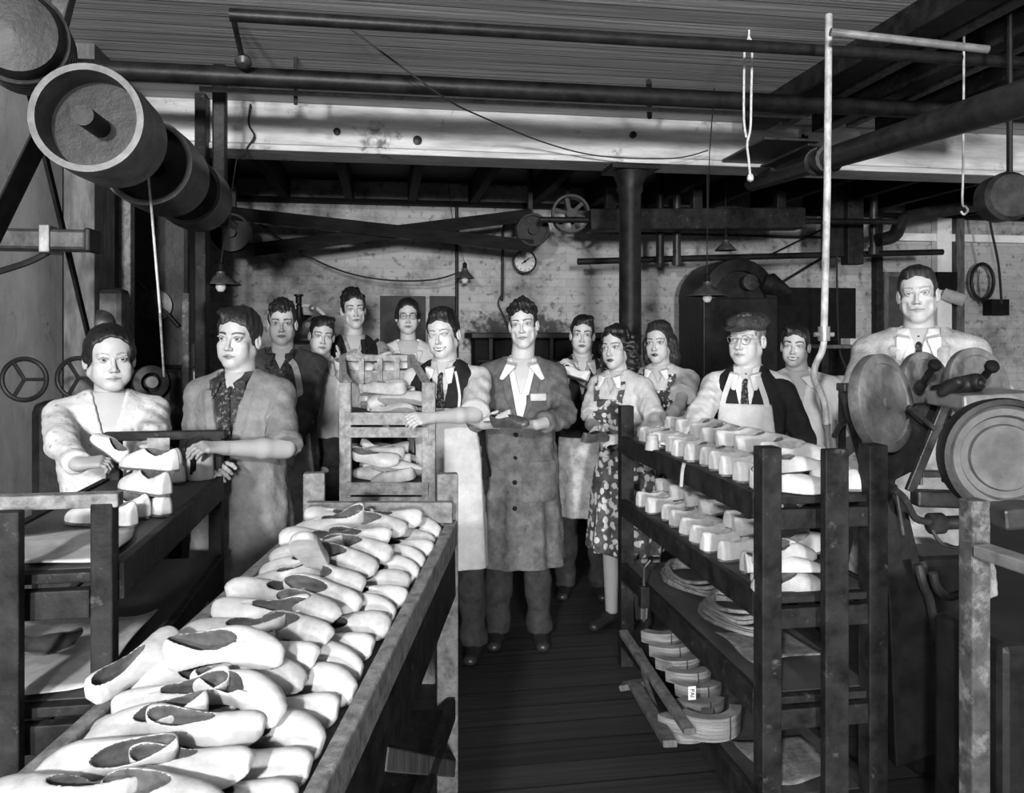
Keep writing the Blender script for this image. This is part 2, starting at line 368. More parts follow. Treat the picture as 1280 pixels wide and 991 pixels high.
class Person:
    def __init__(s, label, px, ey, d, foot=None, turn=0, hyaw=0, hpitch=0, hroll=0, female=False, hs=1.0, bw=1.0,
                 lw=None, rw=None, lhint=None, rhint=None, res=.0032, skin=.47, lean_d=0, face=None, fat=1.0, lcurl=.8, rcurl=.8, lpalm=None, rpalm=None,
                 ldir=None, rdir=None, torso_z=None, shrug=0, twist=0):
        """px, ey: where the eyes are seen; d: distance. l = picture LEFT side arm, r = picture RIGHT side arm"""
        s.f = female; s.res = res; s.skin = skin; s.face = face or {}; s.hs = hs; s.bw = bw; s.label = label
        E = P(px, ey, d); fp = PF(foot if foot is not None else px, d+lean_d)
        s.pos = fp; s.yaw = math.atan2(-fp[0], -fp[1])*-1  # -Y axis turned towards the camera
        v = -fp[:2]; s.yaw = math.atan2(v[0], -v[1])+turn
        s.R = rotm(s.yaw); s.eye = s.R.T@(E-fp); s.root = root('person', label, 'person', tuple(fp))
        H = s.eye[2]/.936; s.s = H/1.75 if torso_z is None else torso_z; k = s.s
        s.hyaw = hyaw; s.HR = rotm(hyaw, hpitch, hroll)
        s.hc = s.eye+s.HR@np.array([0, .075, 0])*hs    # head centre lies behind the eyes
        z0 = .98*k; s.nb = np.array([0, .02, 1.478*k]); lt = s.hc[:2]-np.array([0, .02])
        s.lean = lambda z: (np.clip((z-z0)/(s.hc[2]-z0), 0, 1.2)*lt[0], np.clip((z-z0)/(s.hc[2]-z0), 0, 1.2)*(lt[1]+.0))
        lx, ly = s.lean(1.478*k); s.nb = np.array([lx, ly+.02, 1.478*k])
        lx, ly = s.lean(1.39*k); sw = (.148 if female else .166)*bw*k
        ct, st = math.cos(twist), math.sin(twist)
        s.sh = {-1: np.array([lx-sw*ct, ly+.015-sw*st, 1.398*k+shrug]), 1: np.array([lx+sw*ct, ly+.015+sw*st, 1.398*k+shrug])}
        s.wr = {}; s.el = {}; s.hd = {}
        for sd, w, hint, dr in ((-1, lw, lhint, ldir), (1, rw, rhint, rdir)):
            tgt = s.loc(w) if w is not None else np.array([sd*.25*bw*k, -.04, .84*k])
            hint = np.array(hint, float) if hint is not None else np.array([sd*.5, .45, -.7])
            s.el[sd], s.wr[sd] = ik(s.sh[sd], tgt, .285*k, .25*k, hint)
            f = s.wr[sd]-s.el[sd]; f /= np.linalg.norm(f)
            s.hd[sd] = f if dr is None else np.array(dr, float)/np.linalg.norm(dr)
        s.curl = {-1: lcurl, 1: rcurl}; s.palm = {-1: lpalm, 1: rpalm}
        s.fat = fat
    def loc(s, w): return s.R.T@(np.asarray(w, float)-s.pos)
    def out(s, v): return v@s.R.T+s.pos
    def obj(s, name, F, m, colf=None, xf=None):
        v, f = F.mesh()
        if len(v) == 0: return None
        c = colf(v) if colf else None
        if xf is not None: v = xf(v)
        return mesh_obj(name, s.out(v), f, m, s.root, True, cols=c)
    def h2b(s, v): return (v*s.hs)@s.HR.T+s.hc
    def b2h(s, v): return ((np.asarray(v, float)-s.hc)@s.HR)/s.hs
    # ------------------------------------------------ the head, in head space (metres, eyes at z 0, face towards -Y)
    def head_field(s):
        fc = s.face; F = Field((-.098, -.135, -.215), (.098, .115, .125), s.res)
        w = fc.get('w', 1.0 if not s.f else .97); jaw = fc.get('jaw', 1.0 if not s.f else .86); ch = fc.get('chin', 0)
        F.ell((0, .014, .034), (.073*w, .091, .080), 0)
        F.ell((0, -.028, .040), (.062*w, .058, .058), .02)
        F.ell((0, -.026, -.030), (.058*w, .058, .080), .02)
        for x in (-1, 1):
            F.cap((x*.052*w*jaw, .004, -.052), (x*.016*jaw, -.064, -.097-ch), .021, .017, .028)
            F.ell((x*.040*w, -.056, -.030), (.022, .020, .018), .018)
            F.ell((x*.036*w, -.050, -.060), (.022*fc.get('cheek', 1), .024*fc.get('cheek', 1), .026), .02)
        F.ell((0, -.070, -.099-ch), (.019*jaw, .016, .016), .016)
        F.ell((0, -.068, -.068), (.027, .020, .026), .014)
        for x in (-1, 1): F.cap((x*.040, -.068, .017), (x*.010, -.081, .013), .009, .008, .014)
        for x in (-1, 1): F.ell((x*.0315, -.096, .000), (.018, .017, .0125), .011, 's')
        for x in (-1, 1): F.ell((x*.047, -.075, -.060), (.009, .016, .02), .02, 's') if fc.get('gaunt') else None
        nl = fc.get('nose', 1.0)
        F.cap((0, -.080, .010), (0, -.101*nl**.4, -.036), .0058, .0088, .008)
        F.ell((0, -.103*nl**.4, -.039), (.0095, .009, .0085), .005)
        for x in (-1, 1): F.ell((x*.0105, -.091, -.042), (.0075, .010, .0075), .005)
        for x in (-1, 1): F.ell((x*.006, -.0965, -.0475), (.0035, .005, .003), .002, 's')
        # eyes
        X, Y, Z = F.grid()
        eo = fc.get('eye', 1.0)
        for x in (-1, 1):
            c = np.array([x*.0315, -.0735, 0.])
            F.ell(c, (.0122, .0122, .0122), .001)
            dx = X-c[0]; r = np.sqrt(dx*dx+(Y-c[1])**2+(Z-c[2])**2)
            op = .0074*eo*(1-(dx/.0155)**2); lid = np.maximum(r-.0142, (op-.0008)-np.abs(Z-.0006-c[2])); lid = np.maximum(lid, Y-c[1]+.001)
            F.V = smin(F.V, lid.astype(np.float32), .0015)
            F.cap((c[0]-.015, -.0835, .0075*eo), (c[0]+.015, -.0835, .0075*eo), .0035, .0035, .006)
        sm = fc.get('smile', 0); mw = .0225+.010*sm
        up = .007*sm; my = -.0870+.004*sm
        for a, b in ((-1, 0), (0, 1)):
            F.cap((mw*a, my+.007+.006*sm if a else my, -.0665+(up if a else 0)), (mw*b, my+.007+.006*sm if b else my, -.0665+(up if b else 0)), .0038 if a else .0055, .0055 if a else .0038, .004)
            F.cap((mw*.8*a, my+.006 if a else my+.0015, -.0745-.004*sm+(up if a else 0)), (mw*.8*b, my+.006 if b else my+.0015, -.0745-.004*sm+(up if b else 0)), .0042 if a else .0062, .0062 if a else .0042, .004)
            g = .0017+.0035*max(0, sm-.4)
            F.cap((mw*1.05*a, my-.002 if a else my-.007, -.0703-.002*sm+(up*1.1 if a else 0)), (mw*1.05*b, my-.002 if b else my-.007, -.0703-.002*sm+(up*1.1 if b else 0)), g if not a else .0012, g if not b else .0012, .002, 's')
        if sm > .3 or fc.get('age'):
            g = .0018 if sm > .3 else .0016
            for x in (-1, 1): F.cap((x*.0165, -.089, -.043), (x*.036, -.076, -.075), g, g, .004, 's')
        if fc.get('age'):
            for x in (-1, 1):
                F.cap((x*.020, -.088, -.014), (x*.040, -.080, -.016), .0015, .0015, .004, 's')
        # ears
        for x in (-1, 1):
            e = (.0, .12*x, .25*x)
            F.ell((x*.0775*w, .012, -.010), (.0085, .017, .031), .004, rot=(.15, 0, -.35*x))
            F.ell((x*.0850*w, .006, -.008), (.006, .009, .018), .003, 's', rot=(.15, 0, -.35*x))
        # neck down to the collar
        nr = (.050 if s.f else .057)*fc.get('neck', 1); nb = s.b2h(s.nb+np.array([0, 0, -.02])); 
        F.cap((0, .022, -.050), (nb[0], nb[1]+.0, nb[2]), nr*.98, nr*1.08, .022)
        if not s.f: F.ell((0, -.040, -.135), (.010, .012, .014), .012)
        return F
    def head_col(s, v):
        fc = s.face; c = np.full(len(v), s.skin); x, y, z = v[:, 0], v[:, 1], v[:, 2]; ax = np.abs(x)
        front = y < -.05
        eo = fc.get('eye', 1.0)
        dx = ax-.0315; inner = front & ((np.abs(z-.0006) < .0074*eo*(1-(dx/.0155)**2)) & (np.abs(dx) < .0145))
        r = np.sqrt(dx**2+(y+.0735)**2+z**2)
        c[inner & (r < .0138)] = .52
        gx = fc.get('gaze', 0)*.004
        ri = np.sqrt((x-np.sign(x)*.0315-gx)**2+(z-.0003)**2); c[inner & (r < .0138) & (ri < .0066)] = .02
        lidline = front & (np.abs(z-(.0006+.0076*eo*(1-(dx/.0165)**2))) < .0017) & (np.abs(dx) < .016); c[lidline] = fc.get('lash', .06)
        low = front & (np.abs(z-(.0006-.0080*eo*(1-(dx/.0165)**2))) < .0012) & (np.abs(dx) < .014); c[low] = s.skin*.55
        bz = .0178+.0045*(1-((dx-.003)/.021)**2)
        bt = fc.get('brow', .0034)*1.25; br = front & (np.abs(z-bz) < bt*(1-.45*np.clip((dx+.0)/.022, 0, 1))) & (dx > -.021) & (dx < .021); c[br] = fc.get('browc', .04)
        sm = fc.get('smile', 0); mw = .0225+.010*sm; up = .007*sm
        q = np.clip(ax/mw, 0, 1); lz = -.0703-.0015*sm+up*q*q
        lip = (y < -.068) & (ax < mw) & (z < lz+.0078*(1-q**2.2)+.0008) & (z > lz-(.0105+.004*sm)*(1-q**2)) ; c[lip] = fc.get('lip', s.skin*.55)
        line = (y < -.066) & (ax < mw+.002) & (np.abs(z-lz) < (.0014+.0008*sm)); c[line] = .03
        if sm >= .7:
            q2 = np.clip(ax/(mw*.9), 0, 1); op = (y < -.060) & (q2 < 1) & (z < lz+.0036) & (z > lz-.0125*(1-q2**2)); c[op] = .03
            op = (y < -.060) & (q2 < .9) & (z < lz+.0016) & (z > lz-.0070*(1-q2**2)); c[op] = .66
        c[(ax < .0085) & (ax > .003) & (np.abs(z+.0478) < .0018) & (y < -.088)] = .10
        if fc.get('stubble'): c[(z < -.05) & (y < .0) & ~lip] *= .8
        if fc.get('tash'): c[(y < -.08) & (ax < .022) & (z < -.052) & (z > -.0625)] = fc['tash']
        return c
    # ------------------------------------------------ a hand with five fingers
    def hand_geo(s, sd):
        d = s.hd[sd]; d = d/np.linalg.norm(d)
        pn = s.palm[sd]
        if pn is None: pn = np.array([-sd*.6, .2, -.7])
        pn = np.asarray(pn, float); pn = pn-d*np.dot(pn, d); pn /= np.linalg.norm(pn)
        t = np.cross(pn, d)*(1 if sd == 1 else -1)   # towards the thumb
        return d, pn, t
    def hand_field(s, sd, F, k):
        d, pn, t = s.hand_geo(sd); w = s.wr[sd]; g = .92*k if not s.f else .86*k
        q = lambda a, b, c: w+(d*a+t*b+pn*c)*g
        for b, r in ((-.028, .0125), (-.009, .0135), (.010, .0138), (.027, .0130)):
            F.cap(q(.012, b*.55, 0), q(.088, b, 0), .015*g, r*g, .014)
        F.cap(q(.02, .012, .006), q(.05, .030, .010), .017*g, .014*g, .014)
        cu = s.curl[sd]
        for i, (b, L, r) in enumerate(((.029, .070, .0090), (.010, .079, .0093), (-.009, .073, .0088), (-.027, .058, .0080))):
            p = q(.088, b, 0); a = .12+cu*.35; sp = (b)*1.6
            for j, (fr, da) in enumerate(((.44, cu*.75), (.31, cu*.75), (.25, 0))):
                e = p+(d*math.cos(a)+pn*math.sin(a)+t*sp*.5*(1-.3*j))*L*fr*g
                F.cap(p, e, r*(1-.08*j)*g, r*(1-.08*(j+1))*g, .004); p = e; a += da
        p = q(.040, .034, .006)
        for a, b, c, r in ((.028, .026, .012, .0112), (.026, .012+.004*0, .014, .0100), (.022, -.004, .012, .0090)):
            e = p+(d*a+t*b*(1-.4*cu)+pn*c*(.5+cu*.6))*g; F.cap(p, e, r*g*1.05, r*g*.92, .004); p = e
    def build_body(s):
        k = s.s; V = []; Fc = []; C = []; n = 0
        F = s.head_field(); v, f = F.mesh(); c = s.head_col(v); V.append(s.h2b(v)); Fc.append(f); C.append(c); n += len(v)
        # trunk and legs in one surface (covered by clothes), arms joined to it
        lo = np.minimum.reduce([s.el[-1], s.el[1], s.sh[-1], s.sh[1], s.wr[-1], s.wr[1]])-.12; hi = np.maximum.reduce([s.el[-1], s.el[1], s.sh[-1], s.sh[1], s.wr[-1], s.wr[1]])+.12
        lo = np.minimum(lo, (-.24, -.25, .05)); hi = np.maximum(hi, (.24, .2, 1.52*k))
        lx, ly = s.lean(1.5*k); lo[:2] = np.minimum(lo[:2], (lx-.2, ly-.2)); hi[:2] = np.maximum(hi[:2], (lx+.2, ly+.2))
        F = Field(lo, hi, .011); F.loft(s.prof(-.004), .01, lean=s.lean)
        for x in (-1, 1):
            F.cap(s.nb, s.sh[x], .04*k, .045*k, .02); F.cap((x*.085*k, 0, .88*k), (x*.095*k, -.01, .5*k), .075*k, .052*k, .02); F.cap((x*.095*k, -.01, .5*k), (x*.10*k, .01, .07*k), .05*k, .036*k, .01)
            ra = .040 if s.f else .044
            F.cap(s.sh[x], s.el[x], ra*k*s.fat, ra*.85*k*s.fat, .015); F.cap(s.el[x], s.el[x]*.5+s.wr[x]*.5, ra*.85*k*s.fat, ra*.7*k, .01)
        v, f = F.mesh(); V.append(v); Fc.append(f+n); C.append(np.full(len(v), s.skin)); n += len(v)
        for x in (-1, 1):
            w = s.wr[x]; e = s.el[x]; d, pn, t = s.hand_geo(x); tip = w+d*.17*k
            pts = [w, e, tip, w+pn*.06, w+t*.06, w-t*.05]
            lo = np.minimum.reduce(pts)-.055; hi = np.maximum.reduce(pts)+.055; ra = (.040 if s.f else .044)*k*s.fat
            F = Field(lo, hi, s.res*1.05)
            m = e*.62+w*.38; F.cap(e, m, ra*.92, ra*.86, .01); F.cap(m, w, ra*.86, .026*k, .015); F.cap(w-(w-e)*.1, w+d*.02, .024*k, .022*k, .01, flat=(pn, .8))
            s.hand_field(x, F, k); F.disp(lambda X, Y, Z: wob(X, Y, Z, 3, 60, .0005))
            v, f = F.mesh(); V.append(v); Fc.append(f+n); C.append(np.full(len(v), s.skin*.93)); n += len(v)
        s.body = mesh_obj('body', s.out(np.concatenate(V)), np.concatenate(Fc), M['skin'], s.root, True, cols=np.concatenate(C))
        return s
    # ------------------------------------------------ garments
    def prof(s, o, kind='body'):
        k = s.s; b = s.bw
        if s.f: p = [(.80, .165, .115, .0), (.92, .178, .12, .01), (1.06, .128, .098, .0), (1.16, .138, .10, -.004), (1.26, .146, .116, -.012), (1.36, .142, .103, -.002), (1.445, .112, .078, .012), (1.50, .058, .054, .02)]
        else: p = [(.80, .155, .105, .0), (.92, .165, .112, .005), (1.06, .148, .108, .0), (1.16, .155, .112, -.004), (1.29, .160, .116, -.002), (1.39, .155, .103, .005), (1.455, .118, .083, .012), (1.50, .062, .058, .018)]
        if kind == 'coat': p = [(.40, .215, .180, .02), (.65, .195, .160, .01), (.92, .175, .132, .005), (1.06, .160, .122, .0)]+p[4:]
        if kind == 'skirt': p = [(.36, .225, .20, .01), (.60, .205, .175, .01), (.80, .19, .15, .005), (.92, .180, .125, .01), (1.0, .150, .11, .0), (1.06, .132, .10, 0)]
        return [(z*k, (w*b+(0 if kind == 'x' else 0))*k*min(1, s.fat*.5+.5)+o, d*k*s.fat+o, c*k) for z, w, d, c in p]
    def bounds(s, z0, z1, arms=True, pad=.10):
        pts = [np.array([-.27, -.25, z0]), np.array([.27, .27, z1])]
        lx, ly = s.lean(z1); pts += [np.array([lx-.26, ly-.2, z1]), np.array([lx+.26, ly+.2, z1])]
        if arms: pts += [s.el[1]-pad, s.el[1]+pad, s.el[-1]-pad, s.el[-1]+pad, s.wr[1], s.wr[-1], s.sh[1]+pad, s.sh[-1]-pad]
        lo = np.minimum.reduce(pts); hi = np.maximum.reduce(pts); hi[2] = max(hi[2], z1)+.01; lo[2] = min(lo[2], z0)-.01; return lo, hi
    def garment(s, name, m, o, z0, z1=1.50, kind='body', sleeve='long', neck=None, res=.0078, folds=.004, bust=True, srad=None, cuff=0, open_front=None, extra=None, seed=1, armhole=0, lapel=False, shoulder=True):
        k = s.s; z0 *= k; z1 *= k; lo, hi = s.bounds(z0, z1, arms=sleeve is not None)
        if sleeve is None: lo[0] = -.3-abs(s.lean(z1)[0]); hi[0] = -lo[0]
        F = Field(lo, hi, res); pr = [q for q in s.prof(o, kind)]
        def wf(x, y, Z):
            a = np.arctan2(x, -y+.0001); dn = np.clip((1.05*k-Z)/(.5*k), 0, 1) if kind != 'body' else np.clip((1.2*k-Z)/(.3*k), 0, 1)*.6
            return dn*(np.sin(a*9+seed+np.sin(Z*6+seed))*.006+np.sin(a*15+seed*2.1)*.003)*(folds/.004)+wob(x, y, Z*.6, seed, 26, folds*.55)+wob(x, y, Z, seed+5, 60, folds*.25)
        F.loft(pr, 0, lean=s.lean, z0=z0, z1=z1, wobf=wf)
        lx, ly = s.lean(1.26*k)
        if s.f and bust:
            for x in (-1, 1): F.ell((lx+x*.068*k, ly-.085*k-o*.5, 1.245*k), (.060+o*.5, .050+o*.6, .058+o*.5), .04)
        if shoulder:
            for x in (-1, 1):
                if sleeve is None or armhole:
                    F.cap(s.nb+np.array([x*.03, 0, -.02]), s.sh[x]*.72+s.nb*.28+np.array([0, 0, -.012]), .038*k+o, .045*k+o*.7, .02)
                else: F.cap(s.nb+np.array([x*.03, 0, -.02]), s.sh[x]+np.array([0, 0, .004]), .040*k+o, .052*k+o*.8, .025)
        if sleeve is not None:
            t = {'short': .62, 'elbow': .97, 'rolled': 1.12, 'mid': 1.45, 'long': 1.93, 'threeq': 1.7}.get(sleeve, sleeve)
            ra = (.043 if s.f else .048)*k*s.fat+o*.7 if srad is None else srad
            ts = t if not isinstance(t, (list, tuple)) else None
            for x in (-1, 1):
                tt = t if ts is not None else t[0 if x < 0 else 1]
                if tt <= 0: continue
                fw = lambda X, Y, Z, x=x: wob(X, Y, Z, seed+7+x, 45, folds*.9)+wob(X, Y, Z, seed+9+x, 90, folds*.35)
                if tt <= 1:
                    e = s.sh[x]+(s.el[x]-s.sh[x])*tt; F.cap(s.sh[x], e, ra, ra*(1.0 if tt > .8 else 1.08), .022, endcut=True, wobf=fw)
                    if cuff: F.cap(e-(e-s.sh[x])/np.linalg.norm(e-s.sh[x])*.03, e, ra+cuff, ra+cuff, .004, endcut=True, startcut=True)
                else:
                    F.cap(s.sh[x], s.el[x], ra, ra*.92, .022, wobf=fw); e = s.el[x]+(s.wr[x]-s.el[x])*(tt-1); rb = ra*.92+(.031*k+o*.6-ra*.92)*(tt-1)
                    F.cap(s.el[x], e, ra*.92, rb, .012, endcut=True, wobf=fw)
                    if cuff:
                        u = (e-s.el[x]); u /= np.linalg.norm(u); F.cap(e-u*.035, e, rb+cuff, rb+cuff, .004, endcut=True, startcut=True)
        if extra: extra(F)
        # neckline
        lx, ly = s.lean(1.44*k)
        F.cap(s.nb+np.array([0, 0, -.015]), s.hc+np.array([0, .02, -.05])*1, (.056 if not s.f else .055)*k+max(0, o-.012)*.6, .07, .004, 's')
        if neck:
            zv, wt = neck[0]*k, neck[1]*k; zt = 1.49*k; sl = wt/(zt-zv); al = math.atan(sl); x0 = neck[2] if len(neck) > 2 else 0
            def vee(X, Y, Z):
                lxz, lyz = s.lean(s.ax) if False else s.lean(Z)
                g = np.abs(X-lxz-x0)*math.cos(al)-(Z-zv)*math.sin(al)
                g = np.maximum(g, (Y-lyz)-.0); g = np.maximum(g, zv-Z); return g
            X, Y, Z = F.grid(); g = vee(X, Y, Z); F.V = np.maximum(F.V, -g).astype(np.float32)
            if lapel:      # raised lapel strips along both edges
                L = []
                for x in (-1, 1):
                    X, Y, Z = F.grid(); lxz, lyz = s.lean(Z); gx = (X-lxz-x0)*x
                    wdt = np.clip((Z-zv)/(zt-zv)*2.2, .25, 1)*.042*k
                    ing = np.maximum(-g, gx*math.cos(al)-(Z-zv)*math.sin(al)-wdt); ing = np.maximum(ing, zv+.01-Z); ing = np.maximum(ing, Z-1.43*k); ing = np.maximum(ing, Y-lyz); ing = np.maximum(ing, -gx+.002)
                    lap = np.maximum(F.V-.009, ing); L.append(lap)
                for l in L: F.V = np.minimum(F.V, l).astype(np.float32)
        return s.obj(name, F, M[m])
    def panel(s, name, m, o, z0, z1, w0, w1=None, kind='body', th=.018, res=.0075, y=-.0, bust=True, back=False, top=None, folds=.003, seed=2, cx=0):
        """an apron or bib: a shell of the trunk outline, front only"""
        k = s.s; z0 *= k; z1 *= k; w1 = w1 or w0; lo, hi = s.bounds(z0, z1, arms=False); lo[0] -= .1; hi[0] += .1
        F = Field(lo, hi, res)
        def wf(x, y, Z):
            a = np.arctan2(x, -y+.0001); dn = np.clip((1.05*k-Z)/(.5*k), 0, 1)
            return dn*np.sin(a*8+seed)*.006+wob(x, y, Z*.6, seed, 24, folds*.5)
        F.loft(s.prof(o, kind), 0, lean=s.lean, z0=z0-.02, z1=z1+.02, wobf=wf); lx, ly = s.lean(1.26*k)
        if s.f and bust:
            for x in (-1, 1): F.ell((lx+x*.068*k, ly-.085*k-o*.5, 1.245*k), (.060+o*.5, .050+o*.6, .058+o*.5), .04)
        X, Y, Z = F.grid(); lxz, lyz = s.lean(Z); inner = F.V+th
        ww = (w0+(w1-w0)*np.clip((Z-z0)/(z1-z0), 0, 1))*k if top is None else np.interp(Z, [z0, top[0]*k-.01, top[0]*k+.01, z1], [w0*k, w1*k, top[1]*k, top[2]*k])
        reg = np.maximum(np.abs(X-lxz-cx)-ww, np.maximum(z0-Z, Z-z1)); reg = np.maximum(reg, Y-lyz-y*1.0)
        F.V = np.maximum(np.maximum(F.V, -inner), reg).astype(np.float32)
        return s.obj(name, F, M[m])
    def surf_y(s, x, z, o):      # y of the clothed front at local x, z
        pr = np.array(s.prof(o)); a = np.interp(z, pr[:, 0], pr[:, 1]); b = np.interp(z, pr[:, 0], pr[:, 2]); c = np.interp(z, pr[:, 0], pr[:, 3]); lx, ly = s.lean(z)
        return ly+c-b*max(0, 1-abs((x-lx)/a)**2.3)**(1/2.3)
    def strap(s, name, m, pts, r, o, flat=.35):
        """pts (x offset from the body's middle, z factor) laid on the front of the chest"""
        mb = MB(); k = s.s; P3 = []
        for x, z in pts:
            lx, ly = s.lean(z*k); y = s.surf_y(lx+x*k, z*k, o)
            if s.f: y -= .030*math.exp(-((z-1.245)/.07)**2)*math.exp(-((abs(x)-.068)/.07)**2)
            P3.append(np.array([lx+x*k, y, z*k]))
        P3 = smoothpath(P3, 5)
        for a, b in zip(P3[:-1], P3[1:]): mb.bar(a, b+(b-a)*.08, r*2, r*flat, up=(0, -1, 0))
        v = s.out(np.array(mb.v)); mb.v = [tuple(x) for x in v]
        return mb.build(name, M[m], s.root)
    def collar(s, m, o=.022, spread=.055, drop=.085, band=True, name='collar'):
        k = s.s; n = s.nb; u = s.hc+np.array([0, .02, -.10])-n; u = u/np.linalg.norm(u)
        r = (.060 if not s.f else .054)*k; lo = n-np.array([.16, .24, .16]); hi = n+np.array([.16, .12, .12]); F = Field(lo, hi, .005)
        c = n+u*.012
        for i in range(22):   # band round the neck, open at the throat
            a = math.radians(-150+300*i/21); a2 = math.radians(-150+300*(i+1)/21)
            if i == 21: break
            p = lambda t: c+np.array([math.sin(t)*r*1.10, math.cos(t)*r*1.05, -.018*(1-math.cos(t))*.9+.022])
            F.cap(p(a), p(a2), .011, .011, .003); q = lambda t: c+np.array([math.sin(t)*r*1.32, math.cos(t)*r*1.3, -.018*(1-math.cos(t))*.9+.004]); F.cap(p(a), q(a), .007, .007, .003)
        for x in (-1, 1):
            a0 = c+np.array([x*r*.45, -r*1.02, -.016]); a1 = c+np.array([x*r*1.22, -r*.55, -.006])
            zt = n[2]-drop*k; tipx = n[0]+x*spread*k; tip = np.array([tipx, s.surf_y(tipx, min(zt, 1.42*k), o)-.004, zt])
            for t in np.linspace(0, 1, 9):
                st = a0*(1-t)+a1*t; 
                en = tip+(a1-a0)*t*.30; pv = st
                for uu in np.linspace(.2, 1, 5):
                    q = st*(1-uu)+en*uu; q[1] = min(q[1]-.006*math.sin(uu*3.14), s.surf_y(q[0], min(q[2], 1.44*k), o)-.007); F.cap(pv, q, .0055, .0052, .002); pv = q
        return s.obj(name, F, M[m])
    def tie(s, m, o=.02, z1=1.12):
        k = s.s; F_ = []
        lx, ly = s.lean(1.46*k); top = s.nb+np.array([0, -.066*k, -.012]); mb = MB()
        F = Field(np.array([top[0]-.08, top[1]-.12, z1*k-.02]), np.array([top[0]+.08, top[1]+.06, top[2]+.03]), .004)
        F.ell(top+np.array([0, -.006, -.008]), (.013, .010, .015), .003); p = top+np.array([0, -.006, -.02]); w = .010
        for z in np.linspace(top[2]-.04, z1*k, 8):
            lx, ly = s.lean(z); q = np.array([lx, min(top[1], s.surf_y(lx, z, o))-.004, z]); F.cap(p, q, w, w+.0025, .003, flat=((0, 1, 0), .3)); w += .0028; p = q
        return s.obj('necktie', F, M[m])
    def trousers(s, m='trouser', z1=1.02, shoes='shoe_black'):
        k = s.s; F = Field((-.26*k, -.2, .04), (.26*k, .2, z1*k+.02), .012)
        F.loft([(q[0], q[1], q[2], q[3]) for q in s.prof(.020) if q[0] <= 1.08*k], 0, lean=s.lean, z0=.84*k, z1=z1*k)
        for x in (-1, 1):
            F.cap((x*.083*k, 0, .86*k), (x*.10*k, -.012, .48*k), .092*k, .075*k, .025, wobf=lambda X, Y, Z: wob(X, Y, Z*.7, 4, 30, .005))
            F.cap((x*.10*k, -.012, .48*k), (x*.108*k, .005, .05*k), .074*k, .066*k, .012, endcut=True, wobf=lambda X, Y, Z: wob(X, Y, Z*.7, 5, 30, .006))
        s.obj('trousers', F, M[m]); s.shoes(shoes)
    def shoes(s, m, heel=False):
        k = s.s
        for x in (-1, 1):
            F = Field((x*.11*k-.07, -.22, 0), (x*.11*k+.07, .12, .12), .006)
            F.cap((x*.105*k, .055, .038), (x*.115*k, -.03, .035), .034, .036, .01); F.cap((x*.115*k, -.03, .033), (x*.125*k, -.135, .024), .040, .036, .01, flat=((0, 0, 1), .75)); F.cap((x*.105*k, .03, .04), (x*.105*k, .03, .11), .036, .035, .02)
            F.fn(lambda X, Y, Z: (.004-Z)+0*X, 'i'); s.obj('shoe', F, M[m])
    def skirt(s, m, z0=.42, z1=1.06, name='skirt', o=.008, folds=.006, seed=3):
        k = s.s; F = Field((-.32, -.3, z0*k-.02), (.32, .32, z1*k+.02), .010)
        def wf(x, y, Z):
            a = np.arctan2(x, -y+.0001); dn = np.clip((1.0*k-Z)/(.5*k), 0, 1); return dn*(np.sin(a*10+seed)*.010+np.sin(a*17+seed*2)*.004)
        F.loft(s.prof(o, 'skirt'), 0, lean=s.lean, z0=z0*k, z1=z1*k, wobf=wf); return s.obj(name, F, M[m])
    # ------------------------------------------------ hair
    def hair(s, style, m='hair', vol=.012, name='hair', front=.066, seed=1, part=0):
        w = s.face.get('w', 1.0 if not s.f else .97); res = s.res*1.05
        long_ = style in ('bob', 'waves', 'updo')
        F = Field((-.135, -.115, -.19 if long_ else -.12), (.135, .155, .165), res)
        F.ell((0, .016, .036), (.074*w+vol*.55, .092+vol*.8, .082+vol), 0)
        F.ell((0, -.026, .045), (.064*w+vol*.4, .058+vol*.7, .056+vol), .015)
        hl = [(-.12, front+.012), (-.080, front), (-.060, front-.008), (-.042, front-.030), (-.026, .004), (-.010, -.022), (.004, -.026), (.018, -.020), (.034, -.050), (.060, -.082), (.09, -.085)]
        if style in ('bob', 'waves'): hl = [(-.12, front+.01), (-.080, front), (-.060, front-.012), (-.044, .030), (-.030, -.010), (-.012, -.10), (.02, -.14), (.2, -.15)]
        if style == 'updo': hl = [(-.12, front-.01), (-.080, front-.01), (-.060, front-.020), (-.045, .020), (-.032, -.002), (-.012, -.020), (.02, -.030), (.05, -.07), (.2, -.09)]
        hy = [p[0] for p in hl]; hz = [p[1] for p in hl]
        r = np.random.RandomState(seed); puffs = []
        if style == 'quiff':
            F.ell((.004+part, -.050, .094), (.052, .036, .026), .012, rot=(.35, 0, 0)); F.ell((0, .0, .112), (.060, .060, .020), .015)
        if style == 'side':
            sd = 1 if part >= 0 else -1
            F.ell((sd*.016, -.038, .096), (.056, .045, .022), .014, rot=(.3, -.18*sd, 0))
        if style == 'flat': F.ell((0, -.03, .09), (.055, .045, .022), .02)
        if style == 'tall': F.ell((.0, -.035, .108), (.052, .045, .030), .016, rot=(.3, 0, 0)); F.ell((0, .02, .115), (.058, .05, .025), .016)
        if style in ('curly', 'wavytop'):
            n = 60 if style == 'curly' else 34
            for i in range(n):
                a = r.uniform(0, 6.28); t = r.uniform(0, 1.15); x = .070*w*math.sin(t)*math.cos(a); y = .016-.0+.09*math.sin(t)*math.sin(a); z = .036+.088*math.cos(t)
                if z < .062 and y < -.03: continue
                F.ell((x, y, z), (.016+r.uniform(0, .008),)*3, .006)
